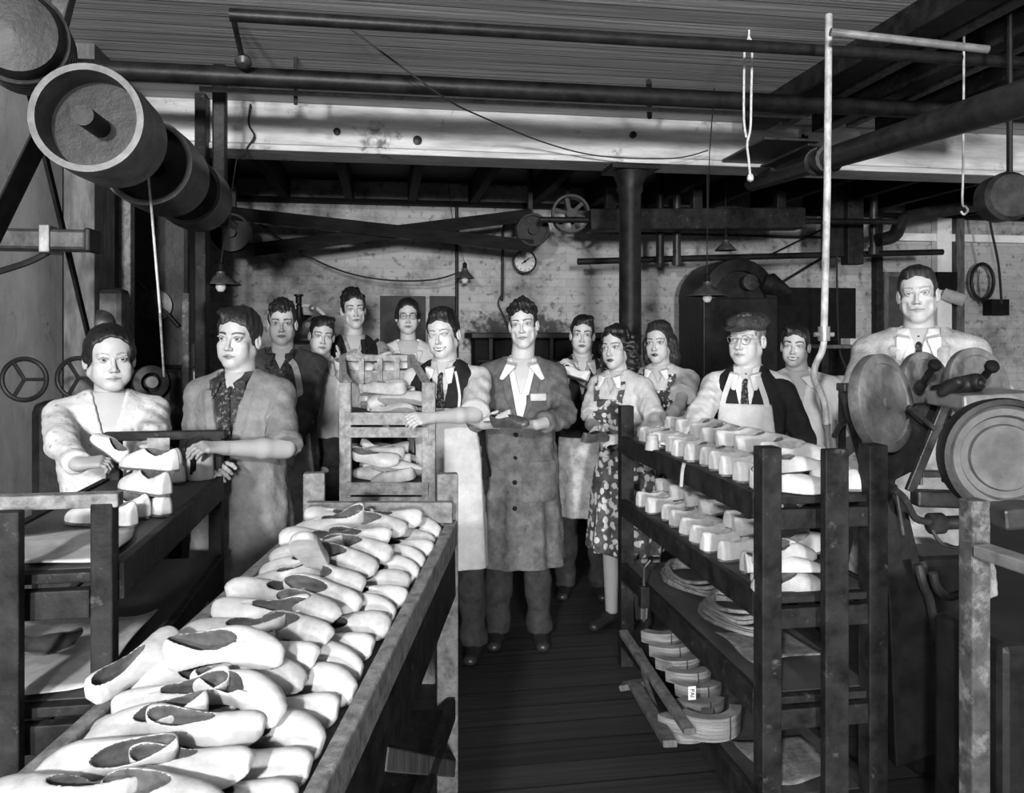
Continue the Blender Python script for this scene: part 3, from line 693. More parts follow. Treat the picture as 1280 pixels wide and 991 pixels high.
        if style in ('bob', 'waves', 'updo'):
            for x in (-1, 1):
                if style == 'updo':
                    F.ell((x*.070, .034, .004), (.020, .044, .040), .02); F.ell((0, .09, -.03), (.07, .035, .05), .02)
                else:
                    v2 = 1.25 if style == 'waves' else 1.0
                    F.ell((x*.080, .020, -.020), (.024*v2, .050, .060), .02)
                    F.ell((x*.078, .035, -.085), (.034*v2, .048, .048), .02); F.ell((x*.060, .055, -.12), (.040, .045, .04), .02)
            if style != 'updo': F.ell((0, .07, -.06), (.085, .05, .09), .02)
        if style == 'bob': F.ell((0, .0, .10), (.06, .07, .02), .02)
        def g(X, Y, Z):
            h = np.interp(Y, hy, hz); h = h+0*X
            h = h+.018*np.clip((np.abs(X)-.035)/.035, 0, 1)**2*(Y < -.03)*(-1) + .006*np.sin(X*90+seed)*(Y < -.04)
            return h-Z
        F.fn(g, 'i', .004)
        if style == 'updo': F.ell((0, -.098, -.020), (.070*w, .070, front+.030), .008, 's')
        if style in ('bob', 'waves'):   # open the face
            F.ell((0, -.085, -.035), (.058*w, .062, .105), .008, 's'); 
            if style == 'waves':
                for x in (-1, 1):
                    for i in range(9): F.ell((x*(.082+r.uniform(-.008, .016)), -.010+r.uniform(-.0, .05), .05-.022*i), (.018, .02, .017), .008)
        amp = {'curly': .0035, 'wavytop': .003, 'waves': .004}.get(style, .0016)
        F.disp(lambda X, Y, Z: np.sin(X*(260 if style != 'waves' else 120)+Y*60+3*np.sin(Y*40+seed)+Z*40)*amp*.6+wob(X, Y, Z, seed, 70, amp))
        return s.obj(name, F, M[m], xf=s.h2b)
    def glasses(s, r=.021, thick=.0016, m='black'):
        mb = MB()
        for x in (-1, 1):
            c = np.array([x*.032, -.101, -.002]); mb.tube([c+np.array([r*math.cos(a), .004*abs(math.cos(a)), r*.92*math.sin(a)]) for a in np.linspace(0, 2*math.pi, 24, endpoint=False)], thick, 6, closed=True)
            mb.tube([c+np.array([x*r, .004, .004]), np.array([x*.074, -.06, .006]), np.array([x*.080, .0, .008]), np.array([x*.082, .015, -.004])], thick*.8, 6)
        mb.tube([np.array([-.012, -.103, .002]), np.array([0, -.106, .006]), np.array([.012, -.103, .002])], thick, 6)
        v = s.out(s.h2b(np.array(mb.v))); mb.v = [tuple(x) for x in v]; return mb.build('spectacles', M[m], s.root)
# ---------------------------------------------------------------- the fourteen workers
LIP = .035
def cast(only=None):
    out = {}
    def want(i): return only is None or i in only
    if want(1):   # woman at the left rack
        p = Person('woman in a pale flower-sprigged blouse leaning over the white shoes at far left', 141, 449, 3.0, foot=132, hyaw=.12, hroll=-.03, hpitch=.03, female=True, bw=1.2, fat=1.2, hs=1.02,
                   lw=P(98, 584, 2.62), rw=P(176, 590, 2.62), lhint=(-1.2, 0, -.25), rhint=(1, .3, -.5), skin=.40, face=dict(w=1.06, jaw=1.08, cheek=1.15, brow=.0022, browc=.2, lip=.26, eye=.85), lcurl=1.1, rcurl=.6, lean_d=.12, ldir=(.9, -.25, .12), rdir=(-.3, -.9, .05), res=.0028)
        p.build_body(); p.hair('updo', 'hair_black', vol=.016, front=.078)
        p.garment('blouse', 'blouse_print', .016, .82, sleeve='long', neck=(1.26, .062), cuff=.003, folds=.006); p.skirt('trouser', .4, 1.0); p.shoes('shoe_black'); out[1] = p
    if want(2):   # young man with rolled sleeves
        p = Person('young man in a grey overall coat with short sleeves and dark shirt, beside left rack', 288, 423, 3.12, foot=304, turn=-.42, hyaw=.0, hroll=.04, hpitch=.0, bw=1.0,
                   rw=P(281, 560, 2.80), lw=P(262, 585, 2.9), rhint=(1, .5, -.6), lhint=(-.6, .5, -.6), skin=.38, face=dict(w=.98, jaw=.98, brow=.0036, browc=.04, lip=.16, eye=.95), rcurl=.7, res=.0028, rpalm=(-.2, .3, -.9), rdir=(-.5, -.8, .15))
        p.build_body(); p.hair('side', 'hair', vol=.016, front=.060, part=-1)
        p.garment('shirt', 'shirt_dark', .010, .9, sleeve=None, neck=(1.40, .04)); p.collar('shirt_dark', o=.016); p.tie('tie_dark', o=.016)
        p.garment('overall_coat', 'coat_mid', .022, .50, kind='coat', sleeve=(.98, .98), neck=(1.10, .075), cuff=.007, folds=.006, lapel=True); p.trousers(); out[2] = p
    if want(3):
        p = Person('young man in a dark knitted jumper with one pale apron strap', 352, 404, 4.35, foot=356, turn=-.15, hyaw=.12, skin=.42, face=dict(w=.97, jaw=.92, brow=.0036, smile=.25, lip=.14, eye=1.1),
                   lw=P(318, 560, 4.2), rw=P(362, 575, 4.05), rhint=(1, .3, -.4))
        p.build_body(); p.hair('curly', 'hair', vol=.006, front=.058, seed=4)
        p.garment('scarf_shirt', 'shirt_dark', .010, 1.0, sleeve=None, neck=(1.39, .05)); p.collar('shirt_dark', o=.016)
        p.garment('jumper', 'jumper_dark', .024, .86, sleeve='long', neck=(1.22, .085), folds=.005); p.panel('apron', 'apron_dirty', .032, .5, 1.20, .20, .13); 
        p.strap('apron_strap', 'apron_dirty', [(.11, 1.20), (.105, 1.30), (.085, 1.40), (.06, 1.435)], .016, .034); p.trousers(); out[3] = p
    if want(4):
        p = Person('boy in a pale open-necked shirt resting his cheek on his hand', 404, 420, 4.75, foot=398, turn=-.05, hyaw=.15, hroll=.10, hpitch=.05, bw=.85, hs=.97, skin=.40, face=dict(w=.95, jaw=.88, brow=.0030, lip=.17, eye=.85),
                   lw=P(392, 560, 4.8), rw=P(424, 462, 4.72), rhint=(.6, -.3, -.9), rdir=(.05, .1, 1), rpalm=(-1, .1, .1), rcurl=.25)
        p.build_body(); p.hair('side', 'hair', vol=.010, front=.060, part=1)
        p.garment('shirt', 'shirt_pale', .014, .86, sleeve=(1.9, 1.9), neck=(1.24, .07)); p.collar('shirt_pale', spread=.075); p.trousers(); out[4] = p
    if want(5):
        p = Person('tall dark-haired man in a dark waistcoat holding a short tool above the crate stand', 444, 386, 5.2, foot=440, hs=1.04, hyaw=.05, hroll=-.06, turn=.1, bw=.98, skin=.42, face=dict(w=.93, jaw=.92, gaunt=1, brow=.0036, lip=.17, eye=.9, chin=.004),
                   lw=P(429, 448, 4.95), rw=P(462, 452, 4.92), lhint=(-1, .2, -.6), rhint=(1, .2, -.6), lcurl=1.3, rcurl=1.2, ldir=(.7, -.4, .4), rdir=(-.4, -.5, -.1), torso_z=1.045)
        p.build_body(); p.hair('wavytop', 'hair', vol=.014, front=.062, seed=8)
        p.garment('shirt', 'shirt_grey', .010, .9, sleeve=(1.5, 1.5), neck=(1.34, .05)); p.garment('waistcoat', 'vest_black', .022, .9, sleeve=None, neck=(1.22, .07)); p.trousers(); out[5] = p
    if want(6):
        p = Person('woman in round spectacles and a white open-collared blouse behind the crate stand', 510, 395, 5.6, foot=512, hs=1.05, hyaw=.02, hroll=.0, female=True, bw=1.12, fat=1.06, skin=.45, face=dict(w=.98, jaw=.98, brow=.0026, browc=.10, lip=.2, eye=.7),
                   lw=P(486, 448, 5.2), rw=P(536, 492, 5.2), lhint=(-1, .2, -.8), rhint=(1, .2, -.5), ldir=(0, -.7, -.2), torso_z=1.02)
        p.build_body(); p.hair('updo', 'hair', vol=.014, front=.066); p.glasses()
        p.garment('blouse', 'shirt_white', .016, .86, sleeve=(1.3, 1.3), neck=(1.26, .075), folds=.006, lapel=True); p.skirt('trouser'); out[6] = p
    if want(7):
        p = Person('laughing man in a black waistcoat, tie and white apron, hand on the crate stand', 548, 418, 3.95, foot=566, turn=-.25, hyaw=-.05, hroll=-.10, hpitch=.02, skin=.47, bw=1.02, face=dict(w=1.0, jaw=.97, smile=1.0, eye=.42, brow=.0026, browc=.12, lip=.2, nose=1.15),
                   rw=P(541, 522, 3.58), lw=P(520, 530, 3.9), rhint=(1, .25, -.55), rdir=(-.6, -.8, 0), lean_d=.0)
        p.build_body(); p.hair('tall', 'hair_black', vol=.014, front=.064)
        p.garment('shirt', 'shirt_pale', .012, .9, sleeve=(.98, .98), cuff=.008, folds=.006, srad=.064, neck=(1.39, .03)); p.collar('shirt_white', o=.014, spread=.05); p.tie('tie_dark', o=.018)
        p.garment('waistcoat', 'vest_black', .026, .9, sleeve=None, neck=(1.20, .06)); p.panel('apron', 'apron_white', .040, .46, 1.27, .19, .16)
        p.strap('apron_strap', 'white', [(.09, 1.26), (.10, 1.33), (.09, 1.41), (.08, 1.45)], .006, .036); p.trousers(); out[7] = p
    if want(8):
        p = Person('curly-haired young man in a long stained grey coat standing mid aisle', 652, 405, 4.1, foot=648, hyaw=-.12, hroll=-.09, skin=.47, bw=1.06, face=dict(w=.93, jaw=.98, brow=.0030, browc=.06, gaunt=1, lip=.24, eye=.85, smile=.15, chin=.006),
                   lw=P(604, 530, 3.78), rw=P(671, 531, 3.76), lhint=(-1, .35, -.55), rhint=(1, .35, -.55), ldir=(.8, -.6, .05), rdir=(-1, -.25, -.05), lcurl=.9, rcurl=.55, lpalm=(.5, .3, .8), rpalm=(-.1, .2, .9), res=.0030, torso_z=.965)
        p.build_body(); p.hair('curly', 'hair', vol=.010, front=.060, seed=2)
        p.garment('shirt', 'shirt_white', .010, 1.0, sleeve=None, neck=(1.30, .05)); p.collar('shirt_white', o=.036, spread=.10, drop=.085)
        p.garment('overall_coat', 'coat_grey', .024, .42, kind='coat', sleeve=(1.75, 1.75), neck=(1.13, .080), cuff=.006, folds=.0065, lapel=True, res=.0065, srad=.060)
        k = p.s
        for z in (1.11, .99, .87, .74):
            lx, ly = p.lean(z); x = lx-.018; y = p.surf_y(x, z*k, .026); y = min(y, -.13 if z > .95 else -.150-.02*(.9-z)*4)
            mb = MB(); mb.lathe((x, y-.010, z*k), (0, -1, 0), [(0, -.004), (.011, -.004), (.012, .002), (.008, .004), (0, .003)], 14)
            v = p.out(np.array(mb.v)); mb.v = [tuple(q) for q in v]; mb.build('button', M['black'], p.root, smooth=True)
        for nm, mm, x, z, w, h, dz in (('breast_pocket', 'coat_grey', .095, 1.20, .055, .065, 0), ('side_pocket', 'coat_grey', .105, .84, .085, .10, .0), ('folded_slip', 'paper', .10, 1.255, .040, .018, .006)):
            F = Field((x-.12, -.30, z-.14), (x+.12, -.02, z+.14), .004); F.loft(p.prof(.031+dz, 'coat'), 0, lean=p.lean, z0=z-.2, z1=z+.2)
            Xg, Yg, Zg = F.grid(); F.V = np.maximum(F.V, np.maximum(np.abs(Xg-x)-w/1, np.abs(Zg-z)-h)+0*Yg).astype(np.float32); F.V = np.maximum(F.V, Yg+.02).astype(np.float32); p.obj(nm, F, M[mm])
        p.trousers(); out[8] = p
    if want(9):
        p = Person('boy in a dark sleeveless pullover raising a pale shoe, behind the girl in the pinafore', 728, 418, 4.85, foot=728, hyaw=.0, hroll=.04, bw=.84, hs=.98, skin=.42, face=dict(w=.93, jaw=.86, brow=.0040, lip=.10, eye=1.05),
                   lw=P(706, 478, 4.5), rw=P(722, 470, 4.45), rhint=(.7, .2, -1), lhint=(-.8, .2, -.8), rdir=(-.4, -.3, .8), ldir=(.2, -.3, .9), rcurl=.9, lcurl=.9)
        p.build_body(); p.hair('side', 'hair_black', vol=.012, front=.060, part=1)
        p.garment('shirt', 'shirt_grey', .012, .86, sleeve=(1.1, 1.05), neck=(1.36, .04), cuff=.005); p.collar('shirt_pale', spread=.07); p.garment('pullover', 'vest_black', .022, .88, sleeve=None, neck=(1.25, .06))
        p.panel('apron', 'apron_dirty', .034, .50, 1.0, .16, .15); p.trousers(); out[9] = p
    if want(10):
        p = Person('dark wavy-haired girl in white blouse and print pinafore by the right rack', 763, 434, 4.28, foot=782, turn=-.50, hyaw=.05, hroll=-.06, female=True, bw=.98, hs=.98, skin=.42, face=dict(w=.92, jaw=.82, brow=.0026, lip=LIP, eye=.95),
                   lw=P(748, 536, 4.0), rw=P(778, 549, 3.95), lhint=(-.7, .5, -.6), rhint=(1, .4, -.5), rdir=(-.5, -.8, .0), ldir=(.2, -1, 0), rcurl=1.0)
        p.build_body(); p.hair('waves', 'hair_black', vol=.016, front=.060, seed=5)
        p.garment('blouse', 'shirt_pale', .014, .9, sleeve=(.8, .8), srad=.060, folds=.006, neck=(1.37, .05)); p.collar('shirt_white', spread=.06, drop=.07)
        p.panel('pinafore_bib', 'floral', .026, 1.0, 1.34, .12, .085); p.skirt('floral', .46, 1.06, 'pinafore_skirt', .014)
        for x in (-1, 1): p.strap('pinafore_strap', 'floral', [(x*.072, 1.33), (x*.082, 1.39), (x*.080, 1.44)], .016, .032)
        p.shoes('shoe_black'); out[10] = p
    if want(11):
        p = Person('straight-haired woman in a small-flowered pinafore, left of the old man', 819, 428, 4.58, foot=836, turn=-.28, hyaw=-.02, hroll=-.02, female=True, bw=1.02, hs=1.0, skin=.43, face=dict(w=.95, jaw=.90, brow=.0024, lip=LIP, eye=.95),
                   lw=P(800, 548, 4.1), rw=P(824, 537, 4.08), lhint=(-.7, .5, -.6), rhint=(1, .35, -.5), rdir=(-.8, -.6, -.1))
        p.build_body(); p.hair('bob', 'hair_soft', vol=.014, front=.062, seed=6)
        p.garment('blouse', 'shirt_pale', .014, .9, sleeve=(.66, .66), srad=.070, folds=.006, neck=(1.39, .05)); p.collar('shirt_white', spread=.06, drop=.06)
        p.panel('pinafore_bib', 'floral_small', .026, .98, 1.35, .13, .10); p.skirt('floral_small', .46, 1.06, 'pinafore_skirt', .014)
        for x in (-1, 1): p.strap('pinafore_strap', 'floral_small', [(x*.082, 1.34), (x*.092, 1.40), (x*.090, 1.445)], .022, .032)
        p.shoes('shoe_black'); out[11] = p
    if want(12):
        p = Person('old man in flat cap and round spectacles with white bib apron, behind right rack', 926, 424, 3.75, foot=938, hs=1.03, turn=-.12, hyaw=-.24, hroll=.04, bw=.97, fat=.98, skin=.48, face=dict(w=.97, jaw=1.0, age=1, brow=.0030, browc=.25, lip=.3, eye=.7, nose=1.2),
                   lw=P(862, 556, 3.38), rw=P(990, 600, 3.62), lhint=(-1, .3, -.4), rhint=(.5, .9, -.2), ldir=(-.4, -.9, -.1), rdir=(.6, -.5, -.6), res=.003)
        p.build_body(); p.hair('flat', 'hair_grey', vol=.004, front=.05); p.glasses(.0215, .0011, 'iron_light')
        F = Field((-.14, -.17, .0), (.14, .16, .18), .0034)
        F.ell((0, .010, .078), (.098, .118, .046), 0, rot=(.12, 0, 0)); F.ell((0, .0, .060), (.084, .104, .028), .01); F.ell((0, -.108, .050), (.066, .052, .0085), .008, rot=(.30, 0, 0))
        F.ell((0, .012, .028), (.078, .096, .05), .004, 's'); F.disp(lambda X, Y, Z: wob(X, Y, Z, 3, 40, .002)); p.obj('flat_cap', F, M['cap_tweed'], xf=p.h2b)
        p.garment('shirt', 'shirt_white', .012, .9, sleeve=(1.9, 0), folds=.006, neck=(1.40, .03), srad=.062); p.collar('shirt_white', o=.016, spread=.045); p.tie('tie_dark', o=.020)
        p.garment('waistcoat', 'vest_black', .022, .86, armhole=1, sleeve=(0, 1.9), neck=(1.18, .062)); p.panel('apron', 'apron_white', .044, .50, 1.325, .19, .125)
        for x in (-1, 1): p.strap('apron_strap', 'apron_white', [(x*.105, 1.315), (x*.095, 1.36), (x*.075, 1.42), (x*.062, 1.46)], .012, .044)
        p.trousers(); out[12] = p
    if want(13):
        p = Person('smiling youth in a white open-necked shirt behind the old man', 992, 432, 4.15, foot=1008, hs=.93, turn=-.1, hyaw=.0, hroll=.04, bw=.98, skin=.42, face=dict(w=.95, jaw=.88, smile=.85, brow=.0040, lip=.15, eye=.75),
                   lw=P(975, 570, 4.1), rw=P(1042, 580, 4.0), rhint=(1, .3, -.3))
        p.build_body(); p.hair('side', 'hair_black', vol=.012, front=.056, part=-1)
        p.garment('shirt', 'shirt_white', .016, .86, sleeve=(1.0, 1.0), neck=(1.25, .07), folds=.006, srad=.060); p.collar('shirt_white', spread=.085, drop=.07); p.trousers(); out[13] = p
    if want(14):
        p = Person('tall man with slicked hair in a pale work coat, behind the machine discs', 1146, 366, 3.32, foot=1152, hyaw=-.04, hroll=-.05, bw=1.08, skin=.42, face=dict(w=.97, jaw=1.02, gaunt=1, brow=.0024, browc=.22, lip=.30, eye=.72, smile=.1, chin=.005, lash=.16),
                   lw=P(1110, 520, 3.0), rw=P(1195, 520, 2.98), lhint=(-1, .3, -.5), rhint=(1, .3, -.5))
        p.build_body(); p.hair('flat', 'hair', vol=.008, front=.066)
        p.garment('shirt', 'shirt_white', .010, 1.0, sleeve=None, neck=(1.40, .03)); p.collar('shirt_white', o=.020, spread=.06, drop=.10); p.tie('tie_dark', o=.018)
        p.garment('work_coat', 'coat_light', .024, .50, kind='coat', sleeve='long', neck=(1.12, .075), folds=.007, lapel=True, srad=.060); p.trousers(); out[14] = p
    return out
# ---------------------------------------------------------------- the room
XL, XR, YB, YN, ZC = -1.64, 7.6, 7.45, -3.2, 2.98
def struct(mb, name, m, bevel=0, parent=None, smooth=False):
    return mb.build(name, m, parent, bevel, smooth, kind=None if parent else 'structure')
def brick_mat():
    m = bpy.data.materials.new('limewashed_brick'); m.use_nodes = True; nt = m.node_tree; n = nt.nodes; L = nt.links; b = n['Principled BSDF']; b.inputs['Roughness'].default_value = .9; b.inputs['Specular IOR Level'].default_value = .15
    tc = n.new('ShaderNodeTexCoord'); mp = n.new('ShaderNodeMapping'); L.new(tc.outputs['Object'], mp.inputs[0]); mp.inputs['Rotation'].default_value = (math.pi/2, 0, 0)
    bt = n.new('ShaderNodeTexBrick'); bt.inputs['Scale'].default_value = 1; bt.inputs['Brick Width'].default_value = .23; bt.inputs['Row Height'].default_value = .078; bt.inputs['Mortar Size'].default_value = .006
    bt.inputs['Color1'].default_value = (.36, .36, .36, 1); bt.inputs['Color2'].default_value = (.41, .41, .41, 1); bt.inputs['Mortar'].default_value = (.34, .34, .34, 1); L.new(mp.outputs[0], bt.inputs[0])
    nz = n.new('ShaderNodeTexNoise'); nz.inputs['Scale'].default_value = 1.6; nz.inputs['Detail'].default_value = 9; nz.inputs['Roughness'].default_value = .72; L.new(tc.outputs['Object'], nz.inputs[0])
    rp = n.new('ShaderNodeValToRGB'); L.new(nz.outputs[0], rp.inputs[0]); rp.color_ramp.elements[0].position = .36; rp.color_ramp.elements[0].color = (.22, .22, .22, 1); rp.color_ramp.elements[1].position = .52; rp.color_ramp.elements[1].color = (1, 1, 1, 1)
    mx = n.new('ShaderNodeMix'); mx.data_type = 'RGBA'; mx.blend_type = 'MULTIPLY'; mx.inputs[0].default_value = .75; L.new(bt.outputs[0], mx.inputs[6]); L.new(rp.outputs[0], mx.inputs[7])
    n2 = n.new('ShaderNodeTexNoise'); n2.inputs['Scale'].default_value = 15; n2.inputs['Detail'].default_value = 7; L.new(tc.outputs['Object'], n2.inputs[0])
    r2 = n.new('ShaderNodeValToRGB'); L.new(n2.outputs[0], r2.inputs[0]); r2.color_ramp.elements[0].position = .34; r2.color_ramp.elements[0].color = (.25, .25, .25, 1); r2.color_ramp.elements[1].position = .42; r2.color_ramp.elements[1].color = (1, 1, 1, 1)
    m2 = n.new('ShaderNodeMix'); m2.data_type = 'RGBA'; m2.blend_type = 'MULTIPLY'; m2.inputs[0].default_value = .6; L.new(mx.outputs[2], m2.inputs[6]); L.new(r2.outputs[0], m2.inputs[7])
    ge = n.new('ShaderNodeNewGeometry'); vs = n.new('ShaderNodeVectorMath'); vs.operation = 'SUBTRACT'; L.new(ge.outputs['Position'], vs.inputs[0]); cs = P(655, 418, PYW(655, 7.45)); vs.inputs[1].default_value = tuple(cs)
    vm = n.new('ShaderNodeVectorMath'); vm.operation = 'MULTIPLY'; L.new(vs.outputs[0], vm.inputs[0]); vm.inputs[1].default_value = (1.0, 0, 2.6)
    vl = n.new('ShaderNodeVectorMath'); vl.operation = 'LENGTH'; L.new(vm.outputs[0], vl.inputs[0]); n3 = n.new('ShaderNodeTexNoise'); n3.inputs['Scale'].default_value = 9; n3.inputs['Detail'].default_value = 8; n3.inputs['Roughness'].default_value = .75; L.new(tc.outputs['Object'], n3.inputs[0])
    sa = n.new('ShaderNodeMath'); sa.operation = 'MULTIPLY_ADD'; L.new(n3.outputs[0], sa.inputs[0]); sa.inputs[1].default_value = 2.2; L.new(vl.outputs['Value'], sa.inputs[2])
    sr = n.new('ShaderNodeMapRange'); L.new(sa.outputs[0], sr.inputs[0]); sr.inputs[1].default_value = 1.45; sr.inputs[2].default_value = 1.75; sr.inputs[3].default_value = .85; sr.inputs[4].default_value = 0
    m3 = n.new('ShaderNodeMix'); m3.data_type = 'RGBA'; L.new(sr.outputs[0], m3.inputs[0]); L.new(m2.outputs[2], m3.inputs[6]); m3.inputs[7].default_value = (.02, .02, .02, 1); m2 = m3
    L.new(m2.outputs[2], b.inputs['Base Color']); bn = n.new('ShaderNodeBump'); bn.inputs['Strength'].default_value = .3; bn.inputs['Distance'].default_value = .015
    ad = n.new('ShaderNodeMath'); ad.operation = 'ADD'; L.new(bt.outputs['Fac'], ad.inputs[0]); ad.inputs[0].default_value = 0
    ml = n.new('ShaderNodeMath'); ml.operation = 'MULTIPLY'; ml.inputs[1].default_value = -.5; L.new(bt.outputs['Fac'], ml.inputs[0]); L.new(ml.outputs[0], ad.inputs[0]); L.new(n2.outputs[0], ad.inputs[1]); L.new(ad.outputs[0], bn.inputs['Height']); L.new(bn.outputs[0], b.inputs['Normal'])
    return m
def board_mat(name, lo, hi, width, axis, streak=60, rough=.7):
    """boards whose long side runs along `axis` (0 = X, 1 = Y)"""
    m = bpy.data.materials.new(name); m.use_nodes = True; nt = m.node_tree; n = nt.nodes; L = nt.links; b = n['Principled BSDF']; b.inputs['Roughness'].default_value = rough
    tc = n.new('ShaderNodeTexCoord'); sp = n.new('ShaderNodeSeparateXYZ'); L.new(tc.outputs['Object'], sp.inputs[0])
    o = sp.outputs[1-axis]
    dv = n.new('ShaderNodeMath'); dv.operation = 'DIVIDE'; L.new(o, dv.inputs[0]); dv.inputs[1].default_value = width
    fr = n.new('ShaderNodeMath'); fr.operation = 'FRACT'; L.new(dv.outputs[0], fr.inputs[0]); fl = n.new('ShaderNodeMath'); fl.operation = 'FLOOR'; L.new(dv.outputs[0], fl.inputs[0])
    wn = n.new('ShaderNodeTexWhiteNoise'); wn.noise_dimensions = '1D'; L.new(fl.outputs[0], wn.inputs['W'])
    mp = n.new('ShaderNodeMapping'); L.new(tc.outputs['Object'], mp.inputs[0]); sc = [streak]*3; sc[axis] = 1.2; mp.inputs['Scale'].default_value = sc
    nz = n.new('ShaderNodeTexNoise'); nz.inputs['Scale'].default_value = 1; nz.inputs['Detail'].default_value = 6; L.new(mp.outputs[0], nz.inputs[0])
    ad = n.new('ShaderNodeMath'); ad.operation = 'MULTIPLY_ADD'; L.new(wn.outputs[0], ad.inputs[0]); ad.inputs[1].default_value = .35; L.new(nz.outputs[0], ad.inputs[2])
    rp = n.new('ShaderNodeValToRGB'); rp.color_ramp.elements[0].position = .35; rp.color_ramp.elements[1].position = 1.0; rp.color_ramp.elements[0].color = (lo, lo, lo, 1); rp.color_ramp.elements[1].color = (hi, hi, hi, 1); L.new(ad.outputs[0], rp.inputs[0])
    gt = n.new('ShaderNodeMath'); gt.operation = 'GREATER_THAN'; L.new(fr.outputs[0], gt.inputs[0]); gt.inputs[1].default_value = .94
    mx = n.new('ShaderNodeMix'); mx.data_type = 'RGBA'; L.new(gt.outputs[0], mx.inputs[0]); L.new(rp.outputs[0], mx.inputs[6]); mx.inputs[7].default_value = (lo*.25,)*3+(1,); L.new(mx.outputs[2], b.inputs['Base Color'])
    bn = n.new('ShaderNodeBump'); bn.inputs['Strength'].default_value = .4; bn.inputs['Distance'].default_value = .01
    sb = n.new('ShaderNodeMath'); sb.operation = 'SUBTRACT'; L.new(nz.outputs[0], sb.inputs[0]); L.new(gt.outputs[0], sb.inputs[1]); L.new(sb.outputs[0], bn.inputs['Height']); L.new(bn.outputs[0], b.inputs['Normal'])
    return m
M['brick'] = brick_mat(); M['ceil_boards'] = board_mat('ceiling_boards', .30, .68, .13, 0, 45); M['ceil_dark'] = board_mat('sooty_ceiling_boards', .006, .012, .13, 0)  # ceil_dark: near-black colour stands in for the shade behind the beam
M['floor_boards'] = board_mat('oily_floor_boards', .010, .028, .15, 0, 30, .6)
M['plaster'] = mat('whitewashed_plaster', .72, .14, (3, 3, 3), .9, .4, spots=(7, .33, .12, .05, 'noise')); M['partition'] = mat('dark_partition_boards', .05, .5, (26, 26, 3), .8, .3)
struct(MB().box(XL-.45, XR, YN, YB+.3, -.12, 0), 'floor', M['floor_boards'])
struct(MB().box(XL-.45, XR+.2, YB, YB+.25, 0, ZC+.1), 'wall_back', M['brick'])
yl = P(78, 400, PX(78, XL))[1]
struct(MB().box(XL-.22, XL, YN, yl, 0, ZC+.1), 'wall_left', M['plaster'])
struct(MB().box(XL-.45, XL-.25, yl, YB, 0, ZC+.1), 'wall_left', M['partition'])
struct(MB().box(XR, XR+.2, YN, YB, 0, ZC+.1), 'wall_right', M['plaster'])
BY0, BY1, BZ0, BZ1 = 5.02, 5.27, 2.68, 2.99
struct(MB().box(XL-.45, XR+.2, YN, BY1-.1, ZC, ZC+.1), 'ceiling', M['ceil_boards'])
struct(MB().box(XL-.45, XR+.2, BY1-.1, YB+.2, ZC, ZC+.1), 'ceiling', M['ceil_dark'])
# the big whitewashed cross beam with its lower lip
bm_ = MB(); bm_.box(XL-.25, XR, BY0, BY1, BZ0+.045, ZC); ob = struct(bm_, 'trim_1', M['beam'], .008)
bm_ = MB(); bm_.box(XL-.25, XR, BY0-.035, BY1, BZ0, BZ0+.036); struct(bm_, 'trim_2', M['beam'], .006)
for i in range(15):     # dark joists behind the beam
    x = XL+.2+i*.56
    struct(MB().box(x-.035, x+.035, BY1, YB, ZC-.20, ZC), 'ceiling_joist', M['black'], .004)
struct(MB().box(XL, XR, YB-.12, YB, 2.76, 2.80), 'trim_3', M['black'], .004)

# ---------------------------------------------------------------- column, pipes and shafting
def post_thing(name, label, cat, a, b, r, m, n=20, group=None, **k):
    mb = MB(); mb.tube([a, b], r, n); return tag(mb.build(name, m, smooth=True, **k), label, cat, group)
c = PF(791, 5.25); c[1] = 5.12+.0
col_ = root('cast_iron_column', 'black round iron column holding up the whitewashed beam, right of the middle', 'column', (c[0], c[1], 0))
MB().lathe(c, (0, 0, 1), [(.0, 0), (.15, 0), (.15, .03), (.10, .08), (.078, .14), (.072, BZ0-.18), (.085, BZ0-.16), (.085, BZ0-.12), (.12, BZ0-.03), (.0, BZ0-.03)], 32).build('shaft', M['iron'], col_, smooth=True)
MB().box(c[0]-.16, c[0]+.16, c[1]-.14, c[1]+.14, BZ0-.035, BZ0-.001).build('cap_plate', M['iron'], col_, .004)
# long pipe hung under the ceiling, in front of the beam
def ppipe(name, label, pts, r, m, cat='pipe', n=14, group=None, fl=None):
    rt = root(name, label, cat, tuple(pts[0]), group); MB().tube(smoothpath(pts, 5) if len(pts) > 2 else pts, r, n).build('tube', m, rt, smooth=True)
    for t, rr, w in (fl or []):
        a = np.asarray(pts[0]); b = np.asarray(pts[-1]); d = (b-a)/np.linalg.norm(b-a); p = a+(b-a)*t; MB().tube([p-d*w, p+d*w], rr, n).build('flange', m, rt, smooth=True)
    return rt
a, b = P(258, 98, 4.05), P(1190, 134, 4.6); a[1] = b[1] = 4.25; a[2] = b[2] = 2.86
for i, (p0, yy, zz, x0, x1, r) in enumerate(((0, 3.98, 2.80, -1.45, 3.55, .046), (0, 4.12, 2.775, -.90, 2.3, .013))):
    ppipe('ceiling_pipe', ['thick black pipe hung under the ceiling boards in front of the beam', 'thin bright conduit running just behind the thick ceiling pipe'][i], [np.array([x0, yy, zz]), np.array([x1, yy, zz])], r, [M['iron'], M['iron_light']][i])
hr = root('pipe_drop', 'short pipe elbow turning down at the left end of the thick ceiling pipe', 'pipe', (-1.45, 3.98, 2.80)); MB().tube(smoothpath([(-1.45, 3.98, 2.80), (-1.52, 3.98, 2.78), (-1.54, 3.98, 2.70)], 5), .045, 12).build('tube', M['iron'], hr, smooth=True)
ppipe('ceiling_pipe', 'black pipe running under the ceiling close to the camera', [np.array([-.6, 3.26, 2.815]), np.array([3.6, 3.26, 2.815])], .026, M['iron'])
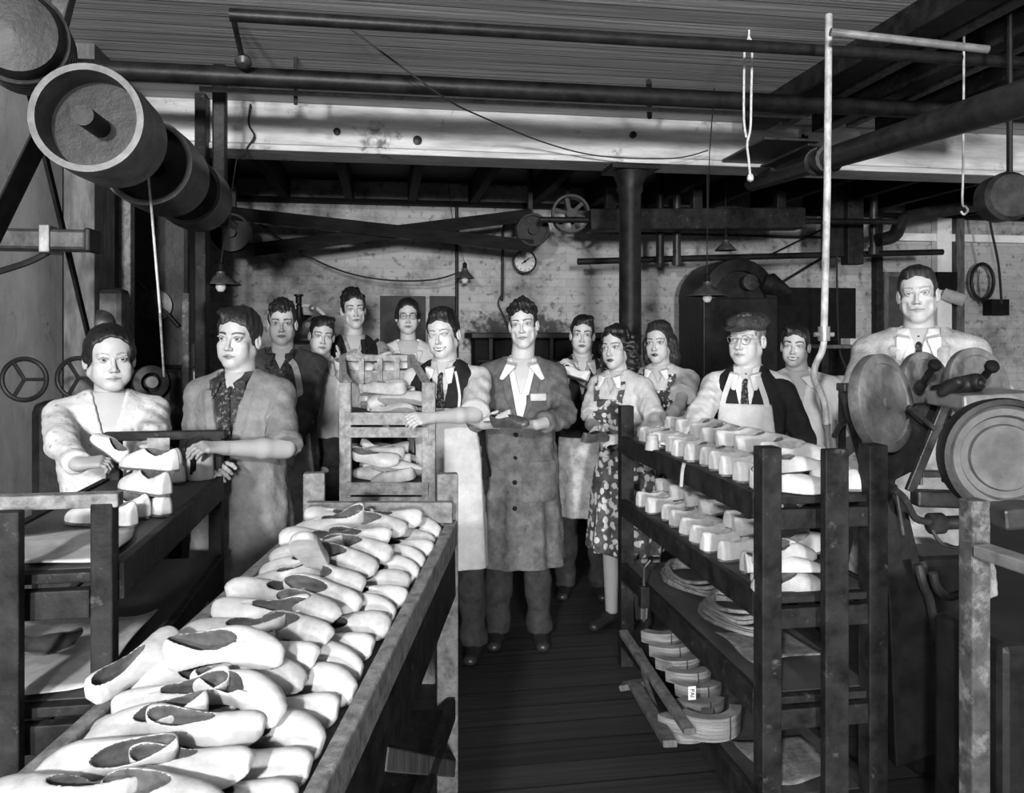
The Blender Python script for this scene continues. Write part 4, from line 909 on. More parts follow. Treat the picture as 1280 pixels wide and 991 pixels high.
ppipe('ceiling_tube', 'pale tube crossing the ceiling at the top right', [P(1038, 40, 3.15), P(1235, 62, 3.15)], .016, M['iron_light'])
a, b = P(1262, 128, 2.75), P(940, 228, 5.9)
ppipe('overhead_pipe', 'thick dark overhead pipe slanting down from the upper right corner', [a+(a-b)*.25, b], .062, M['iron_mid'], fl=[(.62, .082, .03), (.66, .082, .012)])
# ceiling timbers at the upper right
for i, (x, w, z0, z1, y0, y1, mm) in enumerate(((2.30, .16, 2.86, 2.98, 0.8, 4.75, 'wood_dark'), (2.52, .07, 2.90, 2.98, 0.8, 4.75, 'wood_mid'), (2.74, .10, 2.86, 2.98, 0.8, 4.75, 'wood_dark'), (2.95, .05, 2.90, 2.98, 0.8, 4.75, 'wood_end'), (3.2, .14, 2.86, 2.98, 0.8, 4.75, 'wood_dark'), (3.5, .05, 2.90, 2.98, 0.8, 4.75, 'wood_mid'))):
    struct(MB().box(x-w/2, x+w/2, y0, y1, z0, z1), 'ceiling_timber', M[mm], .004)
p0 = P(960, 158, 4.6); tag(MB().box(p0[0], p0[0]+.34, 4.35, 4.95, 2.70, 2.715).build('ceiling_flap', M['iron_mid'], bevel=.002), 'dark flat board with a bright edge hanging under the ceiling by the thin white pipe', 'board')
p0 = P(1025, 165, 4.5); tag(MB().box(p0[0], p0[0]+.3, 4.3, 4.9, 2.66, 2.675).build('ceiling_flap', M['iron_mid'], bevel=.002), 'smaller dark board under the ceiling just right of the thin white pipe', 'board')
# thin white pipe with valve and hose
q = lambda px, py, d=3.3: P(px, py, d)
pr = root('drop_pipe', 'thin pale vertical pipe with a tap, hanging in front of the smiling youth', 'pipe', tuple(q(1032, 30)))
MB().tube([q(1036, 18), q(1034, 240), q(1030, 412)], .0145, 14).build('tube', M['pipe_white'], pr, smooth=True)
v = MB(); v.tube([q(1030, 408), q(1030, 426)], .024, 14); v.tube([q(1018, 418), q(1042, 418)], .010, 10); vo = v.build('tap', M['iron_light'], pr, smooth=True)
MB().tube(smoothpath([q(1030, 426), q(1027, 440), q(1019, 458), q(1018, 474), q(1026, 490), q(1031, 508), q(1033, 532)], 6), .0135, 12).build('hose', M['pipe_white'], pr, smooth=True)
MB().tube([q(1033, 530), q(1034, 540), q(1036, 566)], [.017, .012, .010], 12).build('nozzle', M['iron_light'], pr, smooth=True)
MB().tube(smoothpath([q(1018, 474), q(1024, 492), q(1029, 516)], 5), .004, 6).build('binding_wire', M['cable'], pr)
# pipes on and near the back wall
def wp(px, py, Y):   # point on the plane Y = const seen at a pixel
    d = PYW(px, Y); return P(px, py, d)
ppipe('wall_rail', 'long thin dark pole hung across the back wall, right of the column', [wp(722, 327, 6.7), wp(900, 322, 6.7), wp(1178, 315, 6.7)], .028, M['iron'], 'pole')
for i, (px, y0, y1, mm, lb) in enumerate(((825, 200, 330, 'iron', 'dark upright pipe beside the column, ending at the pole'), (846, 200, 332, 'iron_mid', 'paler upright pipe right of the dark one, ending at the pole'), (1092, 200, 318, 'iron_mid', 'upright pipe on the back wall above the tall man, left side'))):
    ppipe('wall_pipe', lb, [wp(px, y0, 6.6), wp(px, y1, 6.6)], .034, M[mm], fl=[(.96, .045, .03)])
ppipe('wall_conduit', 'thin vertical conduit on the back wall between the two dark boards and the lamp', [wp(571, 252, 7.40), wp(571, 560, 7.40)], .016, M['iron'])
ppipe('gauge_pipe', 'bent thin pipe dropping down the back wall left of the round gauge', [wp(652, 279, 7.3), wp(634, 280, 7.3), wp(629, 290, 7.3), wp(628, 368, 7.3), wp(627, 372, 7.3)], .012, M['iron'])
ppipe('gauge_cable', 'loose cable hanging from the bent pipe beside the gauge', [wp(627, 368, 7.3), wp(623, 380, 7.3), wp(631, 398, 7.3), wp(640, 420, 7.3)], .007, M['cable'], 'cable')
ppipe('wall_conduit', 'thin pipe high on the back wall right of the pulleys', [wp(738, 290, 7.35), wp(1040, 297, 7.35)], .012, M['iron'])
for a_, b_, lb in (((958, 368), (1056, 312), 'upper'), ((946, 372), (1042, 290), 'lower')): pass
ppipe('brace_rod', 'slanting thin rod on the wall behind the pale drop pipe, lower one', [wp(952, 368, 7.40), wp(1045, 312, 7.40)], .013, M['iron'], 'rod')
ppipe('brace_rod', 'slanting thin rod on the wall behind the pale drop pipe, upper one', [wp(960, 320, 7.42), wp(1062, 270, 7.42)], .010, M['iron'], 'rod')
# beam-side ironmongery
def hookthing(name, label, pts, r, mm, cat='hook'): return tag(MB().tube(smoothpath(pts, 5), r, 8).build(name, M[mm], smooth=True), label, cat)
b_ = lambda px, py: wp(px, py, BY0-.04)
hk = root('beam_bracket', 'small black iron bracket standing on the lip of the beam, left of the pale pipe', 'bracket', tuple(b_(1003, 200)))
MB().tube([b_(1003, 203), b_(1003, 190)], .018, 10).build('foot', M['iron'], hk); MB().tube([b_(1003, 192), b_(1004, 168)], .011, 8).build('stem', M['iron'], hk); MB().tube([b_(997, 176), b_(1009, 172)], .016, 8).build('arm', M['iron'], hk)
for px, py, r in ((421, 163, .022), (522, 174, .028), (793, 167, .022)):
    MB().lathe(b_(px, py)+np.array([0, .03, 0]), (0, -1, 0), [(0, -.01), (r, -.01), (r, .012), (r*.4, .016), (0, .016)], 14).build('beam_bolt', M['iron'], smooth=True)['kind'] = 'structure'
tag(MB().tube([(P(366, 76, 3.95)[0], 4.2, ZC), (P(366, 76, 3.95)[0], 4.2, ZC-.24)], .010, 8).build('hanger_rod', M['iron_mid'], smooth=True), 'short pale rod hanging from the ceiling at the top of the beam, left side', 'rod')
tag(MB().tube([P(811, 102, 4.3), P(812, 146, 4.7)], .016, 8).build('hanger_rod', M['iron'], smooth=True), 'short dark hanger bolt between ceiling pipe and beam above the column', 'rod')
rs = root('ceiling_stay', 'black rod ending in a round boss, reaching down from the ceiling at top left', 'rod', tuple(P(303, 75, 3.6)))
MB().tube([P(291, 20, 3.5), P(303, 74, 3.7)], .013, 10).build('rod', M['iron'], rs, smooth=True); MB().lathe(P(304, 78, 3.7), (0, -.6, -1), [(0, -.02), (.035, -.02), (.04, 0), (.02, .02), (0, .02)], 16).build('boss', M['iron_mid'], rs, smooth=True)
# ropes, wires
rp_ = root('hanging_rope', 'pale looped cord knotted at its end, hanging in front of the beam', 'rope', tuple(P(934, 50, 3.72)))
MB().tube(smoothpath([P(936, 22, 3.70), P(936, 46, 3.72), P(931, 60, 3.72), P(930, 100, 3.72), P(930, 150, 3.72), P(933, 172, 3.72)], 5), .0055, 7).build('cord', M['rope'], rp_)
MB().tube(smoothpath([P(936, 46, 3.72), P(940, 60, 3.72), P(939, 120, 3.72), P(938, 160, 3.72), P(934, 180, 3.72), P(936, 200, 3.72), P(938, 226, 3.72)], 5), .0055, 7).build('cord', M['rope'], rp_)
MB().lathe(P(938, 222, 3.72), (0, 0, 1), [(0, -.02), (.014, -.014), (.016, 0), (.010, .016), (0, .02)], 10).build('knot', M['rope'], rp_, smooth=True)
hookthing('wire_hook', 'thin pale wire with a curled hook end hanging at the upper right', [np.array([*P(1205, 165, 3.6)[:2], ZC]), P(1204, 200, 3.6), P(1203, 252, 3.6), P(1207, 258, 3.6), P(1210, 263, 3.6), P(1205, 268, 3.6), P(1201, 264, 3.6)], .005, 'pipe_white')
def wire(label, pts, r=.005, m='cable', name='slack_wire', cat='wire'): return tag(MB().tube(pts, r, 6).build(name, M[m], smooth=True), label, cat)
wire('thin black wire sagging across the ceiling and along the top of the beam', smoothpath([P(430, 30, 3.6), P(500, 82, 3.7), P(560, 125, 3.85), P(600, 145, 4.3), P(680, 178, 4.85), P(750, 195, 5.0), P(840, 198, 5.0), P(885, 188, 5.1)], 5), .0045)
wire('long slack cable looping across the back wall from the left pulley to the middle lamp', smoothpath([wp(325, 280, 6.9), wp(362, 306, 6.9), wp(405, 330, 6.9), wp(450, 345, 6.9), wp(500, 351, 6.9), wp(545, 349, 6.9), wp(575, 340, 6.9)], 5), .008)
wire('thin pale cord hanging down the left side past the pulleys', [P(176, 130, 2.9), P(180, 160, 2.9), P(190, 270, 2.9), P(200, 390, 2.9), P(205, 470, 3.3)], .0045, 'pipe_white', 'pull_rope', 'rope')
wire('hair-thin wire hanging from the ceiling on the right down to the drop lamp', [P(893, 110, 4.4), P(887, 190, 4.9), P(883, 345, 5.4)], .003)
wire('cable hanging on the right wall behind the oval frame', smoothpath([wp(1232, 230, 6.9), wp(1238, 280, 6.9), wp(1248, 330, 6.9), wp(1252, 380, 6.9)], 5), .012)
# dangling twigs of wire at left
wire('tuft of frayed black wire hanging over the left part of the beam', smoothpath([b_(313, 130), b_(311, 155), b_(318, 170), b_(309, 185), b_(304, 200)], 4), .006, 'cable', 'frayed_wire')
# ---------------------------------------------------------------- lamps
def pendant(label, px, py, d, top, rim=.105, h=.075, tilt=(0, 0), bulb=True):
    c = P(px, py, d); r = root('pendant_lamp', label, 'lamp', tuple(c)); ax = np.array([tilt[0], tilt[1], 1.0])
    MB().lathe(c, ax, [(rim, 0), (rim*.97, .004), (.03, h*.85), (.026, h), (.026, h+.01), (.0, h+.01)], 36).build('shade', M['shade'], r, smooth=True, solid=.002)
    MB().lathe(c, ax, [(.016, h), (.02, h+.02), (.018, h+.055), (.006, h+.065), (0, h+.065)], 16).build('lamp_holder', M['black'], r, smooth=True)
    sh_ = [x for x in r.children if x.name.startswith('shade')][0]
    if bulb: MB().lathe(c, ax, [(0, -.045), (.018, -.040), (.030, -.020), (.030, -.002), (.016, .030), (.014, .05)], 20).build('bulb', M['bulb'], sh_, smooth=True)
    MB().tube(top(c, h), .0032, 6).build('flex', M['cable'], r)
    return r
pendant('enamel pendant lamp with bare bulb, above the young man in the grey overall', 276, 356, 4.9, lambda c, h: [c+np.array([0, 0, h+.06]), c+np.array([.12, .1, ZC-c[2]])], rim=.125, h=.07)
pendant('small pendant lamp with bulb pulled aside in front of the wall conduit', 581, 348, 6.9, lambda c, h: [c+np.array([0, 0, h+.05]), wp(565, 268, 7.2), np.array([*wp(560, 250, 7.2)[:2], ZC-.01])], rim=.085, h=.075)
pendant('wide shallow pendant lamp on the right, over the woman in the small-flowered pinafore', 884, 370, 5.3, lambda c, h: [c+np.array([0, 0, h+.06]), c+np.array([0, 0, ZC-c[2]])], rim=.135, h=.085)
pendant('small dark pendant lamp further back, above the big hooded machine', 907, 313, 6.6, lambda c, h: [c+np.array([0, 0, h+.06]), c+np.array([0, 0, ZC-c[2]])], rim=.09, h=.075, bulb=False)
# ---------------------------------------------------------------- pulleys and belts at the back
def pulley(label, c, axis, R, w, spokes=5, m='iron', name='belt_pulley', group=None, solidd=False, hub=.04, hang=True, webm=None):
    r = root(name, label, 'pulley', tuple(c), group); c = np.asarray(c, float); s_, u_, d_ = frame_of(axis); t = R*.12
    MB().lathe(c, axis, [(R-t, -w/2), (R, -w/2), (R+.004, 0), (R, w/2), (R-t, w/2), (R-t, -w/2)], 48).build('rim', M[m], r, smooth=True)
    if solidd: MB().lathe(c, axis, [(0, -.01), (R-t, -.01), (R-t, .01), (0, .01)], 40).build('disc', webm or M[m], r, smooth=True)
    else:
        for i in range(spokes):
            a = 2*math.pi*i/spokes+.3; v = s_*math.cos(a)+u_*math.sin(a); MB().bar(c+v*hub*.8, c+v*(R-t*.5), .03, .014, up=d_).build('spoke', M[m], r)
    if hang: MB().box(c[0]-.02, c[0]+.02, c[1]+w*.6, c[1]+w*.6+.04, c[2]-.03, ZC-.0).build('hanger', M['iron'], r, .004)
    MB().lathe(c, axis, [(0, -w*.6), (hub, -w*.6), (hub, w*.6), (0, w*.6)], 20).build('hub', M['iron'], r, smooth=True)
    return r
AX = (0, 1, 0)
pL = wp(290, 291, 6.6); pR = wp(665, 288, 6.6)
pulley('dark pulley at the left end of the crossed belt', pL, (0, 1, 0), .15, .10, solidd=True)
pulley('dark pulley at the right end of the crossed belt, above the gauge', pR, (0, 1, 0), .135, .10, solidd=True)
pulley('larger spoked pulley right of the gauge', wp(713, 268, 6.4), (.15, 1, 0), .155, .14, 6)
bl = root('crossed_belt', 'dark flat leather belt crossed in a figure eight in front of the back wall', 'belt', tuple(pL))
for sg, dy in ((1, -.03), (-1, .03)):
    n_ = 16; A = pL+np.array([0, dy, .15*sg]); B = pR+np.array([0, dy, -.135*sg]); mb = MB()
    pts = [A+(B-A)*t for t in np.linspace(0, 1, n_)]
    for i in range(n_-1):
        a1 = 1.15*math.sin(math.pi*i/(n_-1)); 
        mb.bar(pts[i], pts[i+1], .012, .105, up=(0, -.35, 1)) 
    mb.build('belt_run', M['belt'], bl)
for c_, R_ in ((pL, .152), (pR, .137)):
    sgn = -1 if c_ is pL else 1; pts = [c_+np.array([sgn*R_*math.sin(a), 0, R_*math.cos(a)]) for a in np.linspace(0, math.pi, 14)]; mb = MB()
    for a, b in zip(pts[:-1], pts[1:]): mb.bar(a, b, .09, .008, up=(a+b)/2-c_)
    mb.build('belt_wrap', M['belt'], bl)
M['iron_rim'] = mat('worn_rim', .10, .4, (14, 14, 14), .5, .2)
K = 482
def ls(d): return P(482+(112-482)*2.35/d, 420-(420-150)*2.35/d, d)
sh0, sh1 = ls(2.3), ls(4.6)
shr = root('line_shaft', 'iron line shaft running away from the camera at the upper left', 'shaft', tuple(sh0)); MB().tube([sh0, sh1], .022, 14).build('shaft', M['iron_mid'], shr, smooth=True)
for d_ in (4.2,):
    p = ls(d_); MB().box(p[0]-.05, p[0]+.05, p[1]-.04, p[1]+.04, p[2]-.06, p[2]+.06).build('bearing', M['iron'], shr, .01); MB().box(p[0]-.035, p[0]+.035, p[1]-.03, p[1]+.03, p[2]+.06, ZC).build('hanger', M['iron'], shr, .01)
def drum(label, d, R, w, m1, sp): 
    c = ls(d); r = pulley(label, c, (0, 1, 0), R, w, sp, m1, 'drum_pulley', hub=.03, hang=False, solidd=True, webm=M['iron']); return r
drum('large open drum pulley nearest the camera at the upper left', 2.45, .158, .26, 'iron_rim', 4)
drum('middle one of the three drum pulleys on the upper left shaft', 3.05, .160, .30, 'iron_mid', 5)
drum('farthest of the three drum pulleys on the upper left shaft', 3.60, .150, .26, 'iron_mid', 5)
c_ = ls(2.45)
mb = MB(); mb.bar(c_+np.array([-.15, 0, .02]), c_+np.array([-.62, -.15, -1.2]), .10, .006, up=(1, 0, .3)); tag(mb.build('drive_belt', M['belt']), 'flat drive belt dropping from the nearest drum pulley at far left', 'belt')
mb = MB(); mb.bar(P(36, 110, 2.6), P(112, 425, 3.4), .03, .012, up=(1, 0, 0)); tag(mb.build('slack_strap', M['belt']), 'narrow dark strap slanting down the white wall at far left', 'strap')
# electric motor body high in the corner
mo = P(56, 78, 2.4); mr = root('shaft_motor', 'round ribbed motor housing hung in the top left corner', 'motor', tuple(mo))
MB().lathe(mo+np.array([-.03, -.12, .04]), (0.25, -1, -.1), [(0, -.28), (.11, -.28), (.125, -.24), (.125, .0), (.11, .03), (.06, .035), (0, .04)], 32).build('housing', M['iron'], mr, smooth=True)
for i in range(5): MB().lathe(mo+np.array([-.03, -.12, .04]), (0.25, -1, -.1), [(.124, -.22+i*.045), (.136, -.215+i*.045), (.136, -.20+i*.045), (.124, -.195+i*.045)], 32).build('fin', M['iron_mid'], mr, smooth=True)
MB().bar(mo+np.array([.10, -.05, .30]), mo+np.array([.02, -.05, -.05]), .05, .05).build('hanger', M['iron_mid'], mr, .006)
M['spattered'] = mat('spattered_post', .05, .4, (20, 20, 20), .8, .4, spots=(12, .44, .17, .06, 'noise'))
def post(label, px0, px1, y, z1, m, dep=.12, nm='timber_post', z0=0):
    a = wp(px0, 420, y)[0]; b = wp(px1, 420, y)[0]; return tag(MB().box(a, b, y, y+dep, z0, z1).build(nm, M[m], bevel=.006), label, 'post')
post('broad brown timber post against the white wall at far left', 79, 118, 4.15, ZC, 'wood_mid', .3)
post('narrow timber post with a pale worn edge behind the woman on the left', 148, 163, 4.6, 2.4, 'wood_end', .08)
post('tall dark timber post right of the left machine', 243, 257, 4.9, ZC, 'wood_dark', .12)
post('upright with flaking white paint behind the young man on the left', 227, 236, 4.3, 1.78, 'spattered', .05)
# bracket with cylinder at left
bk = P(70, 300, 2.9); br = root('wall_bracket', 'dark wooden bracket arm sticking out from the white wall at far left', 'bracket', tuple(bk))
MB().box(bk[0]-.22, bk[0]+.12, bk[1]-.05, bk[1]+.05, bk[2]-.04, bk[2]+.035).build('arm', M['iron_mid'], br, .012); MB().box(bk[0]-.035, bk[0]+.0, bk[1]-.062, bk[1]+.062, bk[2]-.05, bk[2]+.048).build('strap', M['iron_light'], br, .004)
MB().box(bk[0]+.115, bk[0]+.135, bk[1]-.06, bk[1]+.06, bk[2]-.045, bk[2]+.04).build('end_cap', M['iron'], br, .006); MB().tube(smoothpath([bk+np.array([-.02, 0, -.04]), bk+np.array([-.09, 0, -.08]), bk+np.array([-.2, 0, -.12])], 5), .012, 8).build('brace', M['iron'], br, smooth=True)
# ---------------------------------------------------------------- shoes and leather pieces (built once, then copied)
def shoe_proto(kind, m1, m2, seed=0, open_=True, sole=True, laces=False):
    r = bpy.data.objects.new(kind, None); COL.objects.link(r); r.empty_display_size = .05
    xs = [-.124, -.120, -.112, -.095, -.05, 0, .04, .07, .095, .112, .121, .124]
    if kind == 'shoe_upper': aa = [.008, .015, .025, .031, .031, .033, .040, .042, .037, .027, .014, .008]; hh = [.040, .052, .058, .058, .052, .054, .049, .041, .033, .025, .015, .008]
    else: aa = [.001, .013, .022, .0285, .029, .032, .040, .041, .036, .026, .012, .001]; hh = [.055, .062, .066, .068, .066, .066, .054, .043, .034, .026, .016, .008]
    F = Field((-.135, -.07, -.02), (.135, .07, .10), .003)
    X, Y, Z = F.grid(); a = np.interp(X, xs, aa); h = np.interp(X, xs, hh)
    bend = .012*np.sin(X*22+seed) if kind == 'shoe_upper' else .006*np.sin(X*14)
    yy = Y-bend
    d = ((np.abs(yy/a)**2.4+np.abs((Z)/h)**2.4)**(1/2.4)-1)*np.minimum(a, h)*.85
    if kind == 'shoe_upper': d = d+wob(X, Y, Z, seed, 30, .0022)
    F.V = np.maximum(np.maximum(d, .0-Z), np.abs(X)-.1195+0*Y).astype(np.float32)
    oc, orr = ((-.045, 0, .078), (.064, .0225, .056)) if kind != 'shoe_upper' else ((-.044, .002, .062), (.070, .0195, .052))
    if open_: F.ell(oc, orr, .002, 's')
    if laces: 
        F.ell((.025, 0, .062), (.030, .005, .02), .003, 's')
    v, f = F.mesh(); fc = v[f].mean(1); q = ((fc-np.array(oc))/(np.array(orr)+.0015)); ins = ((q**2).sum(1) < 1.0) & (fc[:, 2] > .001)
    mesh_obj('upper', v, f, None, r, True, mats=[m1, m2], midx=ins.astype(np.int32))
    if sole:
        mb = MB(); n = 14; pts = []; X1 = np.linspace(-.123, .124, n); A1 = np.interp(X1, xs, aa)+.002; B1 = .006*np.sin(X1*14)
        poly = [(x, b-a_, -.006) for x, a_, b in zip(X1, A1, B1)]+[(x, b+a_, -.006) for x, a_, b in zip(X1[::-1], A1[::-1], B1[::-1])]
        mb.prism(poly, (0, 0, .007)); mb.build('sole', M['sole'], r)
    return r
PR = {}
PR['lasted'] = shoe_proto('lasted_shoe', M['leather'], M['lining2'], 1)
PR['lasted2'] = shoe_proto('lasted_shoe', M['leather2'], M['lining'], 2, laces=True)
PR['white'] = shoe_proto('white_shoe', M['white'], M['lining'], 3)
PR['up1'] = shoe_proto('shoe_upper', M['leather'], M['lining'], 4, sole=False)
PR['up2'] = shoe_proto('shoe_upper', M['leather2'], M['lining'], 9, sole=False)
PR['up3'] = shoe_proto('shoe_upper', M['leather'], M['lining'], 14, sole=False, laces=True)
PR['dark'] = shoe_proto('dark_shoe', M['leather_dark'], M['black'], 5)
def place(k, loc, rz=0, rx=0, ry=0, label='', cat='shoe', group=None, sc=1.0, flip=False, basis=None):
    o = copy_tree(PR[k]); R = basis if basis is not None else Euler((rx, ry, rz), 'XYZ').to_matrix()
    S = Matrix.Diagonal((sc, -sc if flip else sc, sc, 1)); o.matrix_world = Matrix.Translation(Vector(loc)) @ R.to_4x4() @ S
    return tag(o, label, cat, group)
ORD = ['first', 'second', 'third', 'fourth', 'fifth', 'sixth', 'seventh', 'eighth', 'ninth', 'tenth', 'eleventh', 'twelfth', 'thirteenth', 'fourteenth', 'fifteenth', 'sixteenth', 'seventeenth', 'eighteenth']
rnd = random.Random(7)

# ---------------------------------------------------------------- the two tall shoe racks
def rack(label, x0, x1, y0, y1, shelves, top, pw=.05, mids=(), crossbars=(), rail_h=.055, depth_near=None):
    r = root('shoe_rack', label, 'rack', ((x0+x1)/2, (y0+y1)/2, 0)); W = M['wood_dark']
    for x, y in ((x0, y0), (x1, y0), (x0, y1), (x1, y1)): MB().box(x-pw/2, x+pw/2, y-pw/2, y+pw/2, 0, top).build('post', W, r, .004)
    for t, dx in mids: x = x0+(x1-x0)*t; MB().box(x-pw*.6, x+pw*.6, y0-pw*.5-.06, y0-pw*.5-.028, 0, top+.0).build('post', W, r, .004)
    for z in shelves:
        MB().box(x0-pw/2+.0, x1+pw/2, y0+.02, y1-.02, z-.018, z).build('shelf_board', M['wood_shelf'], r, .003)
        for x in (x0, x1): MB().box(x-.012-(.02 if x == x0 else -.02), x+.012-(.02 if x == x0 else -.02), y0+pw/2, y1-pw/2, z-.018-rail_h, z+.008).build('side_rail', W, r, .003)
        MB().box(x0+pw/2, x1-pw/2, y0-.018, y0+.018, z-.022, z).build('end_rail', M['wood_dark'], r, .003); MB().box(x0+pw/2, x1-pw/2, y0-.026, y0+.006, z-.095, z-.035).build('end_rail', M['wood_dark'], r, .003)
        MB().box(x0+pw/2, x1-pw/2, y1-.012, y1+.012, z-.075, z-.02).build('end_rail', W, r, .003)
    for y, za, zb in crossbars: MB().box(x0-pw/2-.01, x1+pw/2+.01, y-.02, y+.02, za, zb).build('top_rail', M['wood_end'] if y == y0 else W, r, .004)
    return r
RX0 = P(954, 420, 2.42)[0]; RX1 = P(1098, 420, 2.42)[0]+.0; RY0 = (P(954, 420, 2.42)[1]+P(1098, 420, 2.42)[1])/2; RY1 = P(780, 420, 3.8)[1]
SH = (1.08, .785, .485, .17)
rack('tall dark wooden shoe rack on the right with four loaded shelves', RX0, RX1, RY0, RY1, SH, 1.23, .062, mids=((.5, 0),))
LX1 = (P(149, 420, 1.72)[0]+P(278, 420, 2.85)[0])/2; LX1 -= .025; LX0 = LX1-.34; LY0 = P(149, 420, 1.72)[1]; LY1 = P(278, 420, 2.85)[1]
rack('tall dark wooden rack at far left in front of the woman, white shoes on it', LX0, LX1, LY0, LY1, (1.06, .78, .46, .17), 1.205, .045, mids=((.52, 0),), crossbars=((LY0-.0, 1.195, 1.225), (LY1, 1.195, 1.225)))

# shoes on the right rack: two rows on the top and second shelves, heels towards the aisle
for s_i, (z, nm) in enumerate(((SH[0], 'top'), (SH[1], 'second'))):
    n = 11 if s_i == 0 else 10
    for i in range(n):
        y = RY0+.14+i*(RY1-RY0-.30)/(n-1); k = 'lasted' if rnd.random() < .6 else 'lasted2'
        place(k, (RX0+.115+rnd.uniform(-.015, .01), y, z+.009), rz=.38+rnd.uniform(-.12, .12), rx=rnd.uniform(-.1, .1), label='pale shoe, %s shelf of right rack, aisle row, %s from the near end' % (nm, ORD[i]), group='lasted shoes on the right rack')
    n = 8
    for i in range(n):
        y = RY0+.19+i*(RY1-RY0-.34)/(n-1)
        place('lasted2' if i % 3 else 'lasted', (RX0+.235+rnd.uniform(-.01, .02), y+.03, z+.066), rz=.30+rnd.uniform(-.25, .25), ry=-.12, rx=rnd.uniform(-.2, .2), label='pale shoe, %s shelf of right rack, raised inner row, %s from the near end' % (nm, ORD[i]), group='lasted shoes on the right rack')
z = SH[0]
place('up1', (RX0+.10, RY0+.055, z+.012), rz=-.35, rx=.2, label='crumpled pale upper at the near end of the right rack, lower one of two', group='uppers at the rack end', cat='shoe upper')
place('up3', (RX0+.115, RY0+.060, z+.058), rz=.25, rx=-.3, label='crumpled pale upper lying over another at the near end of the right rack', group='uppers at the rack end', cat='shoe upper')
place('lasted', (RX0+.29, RY0+.05, z+.009), rz=-.1, label='pale shoe pointing right at the near end of the right rack, beside the corner post')
z = SH[1]
place('up2', (RX0+.085, RY0+.05, z+.004), rz=.2, rx=.4, label='flat pale upper at the near end of the second shelf, lowest of three', group='uppers at the rack end', cat='shoe upper')
place('up1', (RX0+.09, RY0+.06, z+.045), rz=-.15, rx=-.3, label='pale upper at the near end of the second shelf, middle of three', group='uppers at the rack end', cat='shoe upper')
place('up3', (RX0+.085, RY0+.07, z+.085), rz=.3, rx=.2, label='pale upper at the near end of the second shelf, topmost of three', group='uppers at the rack end', cat='shoe upper')
cpp = P(815, 548, 3.35); tag(MB().lathe((cpp[0], cpp[1], SH[0]+.004), (0, 0, 1), [(0, 0), (.030, 0), (.024, .062), (.021, .064), (.021, .058), (0, .055)], 24).build('beaker', M['leather2'], smooth=True), 'small upturned pale cup near the far end of the top shelf of the right rack', 'cup')
tag(MB().tube(smoothpath([(RX0-.045, RY0+.56, SH[0]+.012), (RX0-.048, RY0+.57, SH[0]-.02), (RX0-.05, RY0+.575, SH[0]-.075)], 4), .007, 7).build('peg', M['leather2'], smooth=True), 'pale peg hanging on the aisle edge of the top shelf', 'peg')

# third shelf: coiled leather strips, wing nut clamp
def coil(label, c, R, n, mm, sq=.7, w=.022, ang=.2, name='leather_coil'):
    r = root(name, label, 'leather coil', tuple(c)); rr = random.Random(int(R*1000)+n)
    for i in range(n):
        a0 = rr.uniform(0, 6.28); Ri = R*(1-.06*i)+rr.uniform(-.01, .01); z = c[2]+.010+.010*i; mb = MB(); pts = [np.array([c[0]+Ri*math.cos(a)*sq*1.0+rr.uniform(-.002, .002), c[1]+Ri*math.sin(a)*1.25, z+.008*math.sin(a*2+i)]) for a in np.linspace(0, 6.28, 36, endpoint=False)]
        pts.append(pts[0])
        for a, b in zip(pts[:-1], pts[1:]): mb.bar(a, b+(b-a)*.1, .012, w*.55, up=(0, 0, 1))
        mb.build('strip', M[mm], r)
    return r
coil('coil of leather strips on the third shelf of the right rack, farther one', np.array([RX0+.19, RY1-.36, SH[2]+.002]), .17, 5, 'wood_end')
coil('coil of leather strips on the third shelf of the right rack, nearer one', np.array([RX0+.18, RY1-.80, SH[2]+.002]), .15, 6, 'leather_strap')
cl = P(805, 735, 3.35); cr = root('wing_clamp', 'small clamp with a wing screw on the edge of the third shelf', 'clamp', tuple(cl))
MB().box(cl[0]-.02, cl[0]+.02, cl[1]-.02, cl[1]+.02, SH[2]-.06, SH[2]+.03).build('body', M['iron'], cr, .004); MB().tube([(cl[0], cl[1], SH[2]-.12), (cl[0], cl[1], SH[2]+.11)], .007, 8).build('screw', M['iron_mid'], cr); MB().tube([(cl[0]-.028, cl[1], SH[2]+.135), (cl[0], cl[1], SH[2]+.105), (cl[0]+.028, cl[1], SH[2]+.135)], .007, 8).build('wing', M['iron_mid'], cr)
def sheet(label, c, lx, ly, rz, mm, seed=1, wav=.012, th=.003, name='leather_sheet', cat='leather sheet', curl=0):
    n = 12; rr = np.random.RandomState(seed); ph = rr.uniform(0, 6.28, 4); vs = []; 
    for i in range(n+1):
        for j in range(n+1):
            u = i/n-.5; v = j/n-.5; k = 1+.06*math.sin(5*v+ph[0]); kk = 1+.06*math.sin(5*u+ph[1])
            x = u*lx*k; y = v*ly*kk; z = wav*(.6+.4*math.sin(7*u+ph[2])*math.sin(6*v+ph[3]))+curl*(max(0, abs(u)-.25))**2*8
            vs.append((c[0]+x*math.cos(rz)-y*math.sin(rz), c[1]+x*math.sin(rz)+y*math.cos(rz), c[2]+z))
    fs = [(i*(n+1)+j, (i+1)*(n+1)+j, (i+1)*(n+1)+j+1, i*(n+1)+j+1) for i in range(n) for j in range(n)]
    mb = MB(); mb.add(vs, fs); o = mb.build(name, M[mm], smooth=True); sm = o.modifiers.new('s', 'SOLIDIFY'); sm.thickness = th; sm.offset = 1; return tag(o, label, cat)
sheet('grey leather sheet on the third shelf in front of the nearer coil', (RX0+.18, RY0+.36, SH[2]+.004), .26, .26, .1, 'wood_end', 3)
